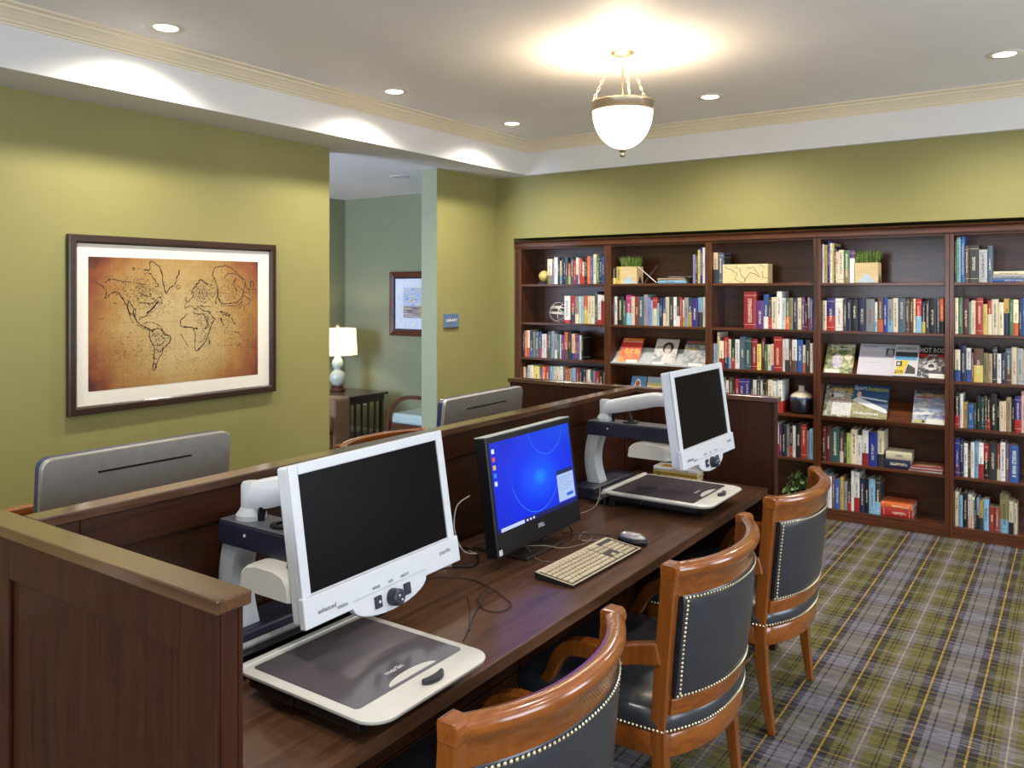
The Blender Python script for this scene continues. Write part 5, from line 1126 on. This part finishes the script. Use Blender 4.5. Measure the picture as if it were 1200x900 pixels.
cable([(-1.60, 2.36, zc + .016), (-1.53, 2.42, zc + .014), (-1.49, 2.47, zc), (-1.45, 2.56, zc), (-1.47, 2.64, zc), (-1.52, 2.68, zc), (-1.50, 2.60, zc), (-1.46, 2.58, zc + .003), (-1.41, 2.66, zc), (-1.395, 2.66, zc)], .002, CBG, 'grey cable tangled between the blue screen and the mouse')
cable([(-1.58, 2.48, zc + .014), (-1.52, 2.56, zc), (-1.56, 2.66, zc), (-1.62, 2.72, zc), (-1.58, 2.62, zc + .003), (-1.50, 2.66, zc + .003), (-1.42, 2.70, zc)], .0018, CBL, 'dark cable tangled under the right side of the blue screen')
cable([(-1.66, 2.30, zc + .016), (-1.58, 2.36, zc + .019), (-1.50, 2.32, zc + .0), (-1.44, 2.33, zc), (-1.42, 2.38, zc)], .0016, CBG, 'pale cable lying over the black computer foot')
cable([(-1.665, 2.165, .965), (-1.70, 2.14, .93), (-1.71, 2.14, .85), (-1.69, 2.16, .78), (-1.68, 2.22, zc + .012), (-1.74, 2.26, zc)], .0022, plain('white_cable', 190, 186, 176, .5), 'pale cable dropping from the left side of the black computer')
cable([(-1.70, 3.12, .79), (-1.685, 3.10, .80), (-1.66, 3.05, .78), (-1.655, 3.0, zc + .004), (-1.66, 2.9, zc), (-1.69, 2.78, zc)], .0028, CBG, 'pale cable curving from the base of the far magnifier')
# yellow and white books
GB = 'paperbacks stacked on the desk'; zb = ZD + .0006
for k, (c, c2, t, lab) in enumerate((('gold', 'gold', .022, 'yellow paperback at the bottom of the desk stack'), ('yellow', 'gold', .017, 'yellow paperback in the middle of the desk stack'), ('white', 'gold', .017, 'white topped paperback on the desk stack under the far screen'))):
    M = Matrix.Translation((-1.585, 3.655 + .003 * k, zb + t / 2)) @ Matrix.Rotation(radians(2), 4, 'Z') @ Matrix.Translation((-.11, 0, 0)) @ Matrix.Rotation(pi / 2, 4, 'Y')
    o = make_book('book', M, t, .22, .10); style(o, c if k < 2 else 'white', 'gold', (0, 1) if k < 2 else (0, 0), 'brown', (.1, .9)); tag(o, lab, 'book', GB); zb += t + .0006
    if k == 2:
        m = MB(); m.box(-1.66, -1.54, 3.665, 3.72, zb + .0001, zb + .0004); build('cover_print', m, colm((222, 176, 50)), o)

# ================================================================== SILVER ALL-IN-ONES (BACKS)
def silver_pc(y0, y1, zt, lab, xb=-2.3, yaw=0):
    T = thing('silver_all_in_one', lab, 'computer', (xb - .03, (y0 + y1) / 2, ZD), 0, 'silver computers behind the partition')
    W_ = y1 - y0; H_ = .40; yc = (y0 + y1) / 2; R = Matrix.Translation((xb, yc, zt)) @ Matrix.Rotation(radians(yaw), 4, 'Z') @ Matrix.Rotation(radians(5), 4, 'Y')
    def rr(g, r=.03, n=6):
        P = []
        for cy_, cz_, a0 in ((W_ / 2 - r, -r, 0), (-W_ / 2 + r, -r, 90), (-W_ / 2 + r, -H_ + r, 180), (W_ / 2 - r, -H_ + r, 270)):
            for i in range(n + 1): a = radians(a0 + 90 * i / n); P.append((cy_ + (r - g) * cos(a), cz_ + (r - g) * sin(a)))
        return P
    b = build('back_shell', MB().loft([[(x, y, z) for y, z in rr(g)] for x, g in ((-.016, 0), (-.003, 0), (0, .003))], M=R), STEEL, T, smooth=True, autos=30)
    build('dark_edge', MB().loft([[(x, y, z) for y, z in rr(g)] for x, g in ((-.040, .001), (-.0165, .001))], M=R), plain('edge_navy', 36, 52, 90, .3), T, smooth=True, autos=30)
    m = MB(); m.box(-.0425, -.0402, -W_ / 2 + .02, W_ / 2 - .02, -H_ + .05, -.02, M=R); build('screen', m, SCRN, T)
    m = MB(); m.box(.0001, .0006, -W_ * .24, W_ * .26, -.062, -.056, M=R); build('vent_slot', m, BLKP, b)
    m = MB(); m.tube([(.0004, -W_ * .17, -.16), (.0004, -W_ * .16, -.148), (.0004, W_ * .16, -.148), (.0004, W_ * .17, -.16)], .0012, 6, M=R); build('cover_seam', m, GPL, b)
    m = MB(); m.prism([(-2.38, ZD + .0125), (-2.34, ZD + .0125), (xb - .045, zt - .25), (xb - .065, zt - .25)], 'y', yc - .08, yc + .08); m.box(xb - .16, xb + .04, yc - .11, yc + .11, ZD + .0006, ZD + .012); build('stand', m, STEEL, T, bevel=.003)
    return T
silver_pc(1.105, 1.700, 1.186, 'silver back of a wide computer screen behind the partition, nearest the viewer', yaw=-1)
silver_pc(2.800, 3.450, 1.162, 'silver back of a computer screen behind the partition, by the far wing', yaw=2)

# ================================================================== LOUNGE
T = thing('framed_picture', 'framed colourful waterside painting on the lounge back wall', 'picture', (-5.78, 6.59, 1.15))
x0, x1, z0, z1 = -6.15, -5.05, 1.152, 1.837; yw = 6.589
m = MB(); e = .055; m.loft([[(cx2 + sx * g, yw - d, cz2 + sz * g) for d, g in ((0, 0), (.02, 0), (.024, .012), (.018, .035), (.012, e), (0, e))] for cx2, cz2, sx, sz in ((x0, z0, 1, 1), (x1, z0, -1, 1), (x1, z1, -1, -1), (x0, z1, 1, -1), (x0, z0, 1, 1))], caps=False)
build('frame', m, wood('reddish_frame', rgb(60, 26, 14), rgb(112, 56, 30), 'x'), T)
m = MB(); m.loft([[(cx2 + sx * g, yw - d, cz2 + sz * g) for d, g in ((.004, e), (.014, e), (.014, e + .02), (.004, e + .02))] for cx2, cz2, sx, sz in ((x0, z0, 1, 1), (x1, z0, -1, 1), (x1, z1, -1, -1), (x0, z1, 1, -1), (x0, z0, 1, 1))], caps=False); build('inner_fillet', m, plain('fillet_navy', 30, 34, 50, .4), T)
m = MB(); m.box(x0 + e + .0005, x1 - e - .0005, yw - .006, yw - .002, z0 + e, z1 - e); build('mat_board', m, plain('cool_mat', 222, 226, 236, .7), T)
am = Mat('painting', rough=.5); a1, a2, a3 = am.xyz(am.coord('Generated'))
n1 = am.noise(am.mapping(am.coord('Generated'), (9, 1, 22)), 1.0, 4, .7); n2 = am.noise(am.mapping(am.coord('Generated'), (3, 1, 26), (4, 0, 2)), 1.0, 3, .6)
up = am.ramp(n1, [(.30, rgb(40, 56, 110)), (.42, rgb(140, 170, 226)), (.52, rgb(206, 214, 234)), (.60, rgb(226, 206, 110)), (.70, rgb(120, 120, 96))])
lo = am.ramp(n2, [(.32, rgb(20, 30, 60)), (.42, rgb(60, 84, 150)), (.50, rgb(214, 172, 62)), (.58, rgb(150, 176, 220)), (.7, rgb(226, 226, 226))])
am.base(am.mix(a3.lt(.4), up, lo))
m = MB(); m.box(x0 + .19, x1 - .19, yw - .0072, yw - .0062, z0 + .19, z1 - .17); build('painting', m, am.m, T)

# end table
TBW = wood('end_table_wood', rgb(40, 26, 18), rgb(70, 46, 30), 'y', .3, .3)
T = thing('end_table', 'dark slatted end table holding the lamp in the lounge', 'table', (-6.28, 6.06, 0))
m = MB(); m.box(-6.60, -5.955, 5.76, 6.345, .555, .58); m.box(-6.57, -5.985, 5.79, 6.315, .49, .5545); build('table_top', m, TBW, T, bevel=.004)
for x in (-6.56, -6.02):
    for y in (5.80, 6.27): m = MB(); m.box(x, x + .035, y, y + .035, 0, .4895); build('leg', m, TBW, T, bevel=.003)
for k in range(4): m = MB(); m.box(-6.012, -6.0, 5.90 + .095 * k, 5.925 + .095 * k, .13, .4895); build('slat', m, TBW, T)
m = MB(); m.box(-6.55, -5.995, 5.84, 6.265, .10, .1295); build('lower_shelf', m, TBW, T)
# lamp
T = thing('table_lamp', 'pale green gourd lamp with white drum shade on the end table', 'lamp', (-6.43, 6.08, .5806))
lx_, ly_ = -6.43, 6.08
m = MB(); m.lathe([(.0001, 0), (.075, 0), (.078, .015), (.062, .03), (.066, .045), (.05, .055), (.0001, .055)], (lx_, ly_, .5808), 32); build('wood_base', m, wood('lamp_base_wood', rgb(70, 36, 22), rgb(110, 60, 36), 'x'), T, smooth=True, autos=40)
m = MB(); m.lathe([(.0001, .0), (.046, .0), (.07, .03), (.088, .07), (.086, .11), (.066, .145), (.034, .168), (.036, .178), (.054, .20), (.062, .232), (.052, .27), (.030, .30), (.024, .32), (.0001, .325)], (lx_, ly_, .636), 36); build('gourd_body', m, plain('celadon_ceramic', 196, 206, 186, .2, coat=.5, var=.03), T, smooth=True)
m = MB(); m.cyl((lx_, ly_, .96), (lx_, ly_, 1.255), .005); m.lathe([(.0001, 0), (.016, .004), (.02, .015), (.008, .03), (.0001, .034)], (lx_, ly_, 1.248), 16); build('finial', m, plain('pink_finial', 196, 160, 140, .3), T, smooth=True)
shm = Mat('linen_shade', rgb(236, 228, 212), .8); shm.b.inputs['Transmission Weight'].default_value = 0
tr = shm.N('ShaderNodeBsdfTranslucent'); tr.inputs[0].default_value = rgb(240, 230, 206); mx = shm.N('ShaderNodeMixShader'); mx.inputs[0].default_value = .45
shm.L(shm.b.outputs[0], mx.inputs[1]); shm.L(tr.outputs[0], mx.inputs[2]); shm.L(mx.outputs[0], shm.nt.nodes['Material Output'].inputs[0])
m = MB(); m.lathe([(.205, .962), (.19, 1.238)], (lx_, ly_, 0), 44, caps=False); build('lamp_shade', m, shm.m, T, smooth=True)
mkl('lamp_bulb', 'POINT', (lx_, ly_, 1.10), 6.5, (1.0, .86, .62), shadow_soft_size=.04)
# sofa
SL = plain('tan_brown_fabric', 128, 98, 70, .7, var=.15, scale=40)
T = thing('armchair_sofa', 'brown upholstered sofa arm just beyond the green wall edge', 'sofa', (-6.2, 5.2, 0))
def pill(m, x0, x1, y0, y1, z0, z1, r=.05):
    m.box(x0, x1, y0, y1, z0, z1)
m = MB(); pill(m, -6.74, -5.82, 5.46, 5.68, .08, .60); build('arm', m, SL, T, bevel=.03, bseg=4)
m = MB(); pill(m, -6.74, -5.82, 4.2, 4.42, .08, .60); build('arm', m, SL, T, bevel=.03, bseg=4)
m = MB(); pill(m, -6.55, -5.84, 4.425, 5.455, .10, .28); build('base', m, SL, T, bevel=.02)
m = MB(); pill(m, -6.55, -5.80, 4.43, 5.45, .285, .45); build('seat_cushion', m, SL, T, bevel=.05, bseg=4)
m = MB(); pill(m, -6.79, -6.555, 4.425, 5.455, .10, .84); build('backrest', m, SL, T, bevel=.05, bseg=4)
for x in (-6.72, -5.9):
    for y in (4.24, 5.6): m = MB(); m.box(x, x + .05, y, y + .05, 0, .0795); build('leg', m, W_Z, T)
# lounge chair with curved wooden arms
LC = wood('lounge_chair_wood', rgb(66, 36, 22), rgb(112, 66, 42), 'z', .3, .3)
T = thing('lounge_armchair', 'wooden lounge armchair with looped arms and mint seat, partly behind the wall pier', 'chair', (-5.12, 6.1, 0))
for y in (5.83, 6.33):
    P = spline([(-5.47, y, .0), (-5.475, y, .25), (-5.46, y, .42), (-5.40, y, .54), (-5.28, y, .615), (-5.12, y, .635), (-4.95, y, .62), (-4.88, y, .55), (-4.86, y, .3), (-4.84, y, .0)], 5); rings = []
    for i, p in enumerate(P):
        t_ = (P[min(i + 1, len(P) - 1)] - P[max(i - 1, 0)]).normalized(); nn = Vector((-t_.z, 0, t_.x)); rings.append([tuple(p + nn * .018 + Vector((0, -.018, 0))), tuple(p + nn * .018 + Vector((0, .018, 0))), tuple(p - nn * .018 + Vector((0, .018, 0))), tuple(p - nn * .018 + Vector((0, -.018, 0)))])
    build('arm_frame', MB().loft(rings), LC, T, bevel=.005)
MINT = plain('mint_upholstery', 178, 196, 186, .7, var=.05)
m = MB(); m.box(-5.46, -4.92, 5.852, 6.308, .36, .46); build('seat', m, MINT, T, bevel=.03, bseg=4)
m = MB(); m.prism([(-4.96, .465), (-4.90, .465), (-4.80, .88), (-4.85, .88)], 'y', 5.853, 6.307); build('backrest', m, MINT, T, bevel=.015, bseg=3)
m = MB(); m.box(-5.46, -4.88, 5.851, 6.309, .32, .3595); build('seat_rail', m, LC, T)
# outlet
o = pt(427, 470, Y=6.589); T = thing('wall_outlet', 'white wall outlet behind the end table slats', 'outlet', (o.x, 6.589, .40))
m = MB(); m.box(o.x - .035, o.x + .035, 6.584, 6.5895, .36, .475); build('plate', m, WPL, T, bevel=.002)
m = MB(); m.box(o.x - .016, o.x + .016, 6.5825, 6.5839, .38, .41); m.box(o.x - .016, o.x + .016, 6.5825, 6.5839, .425, .455); build('socket', m, BLKP, T)
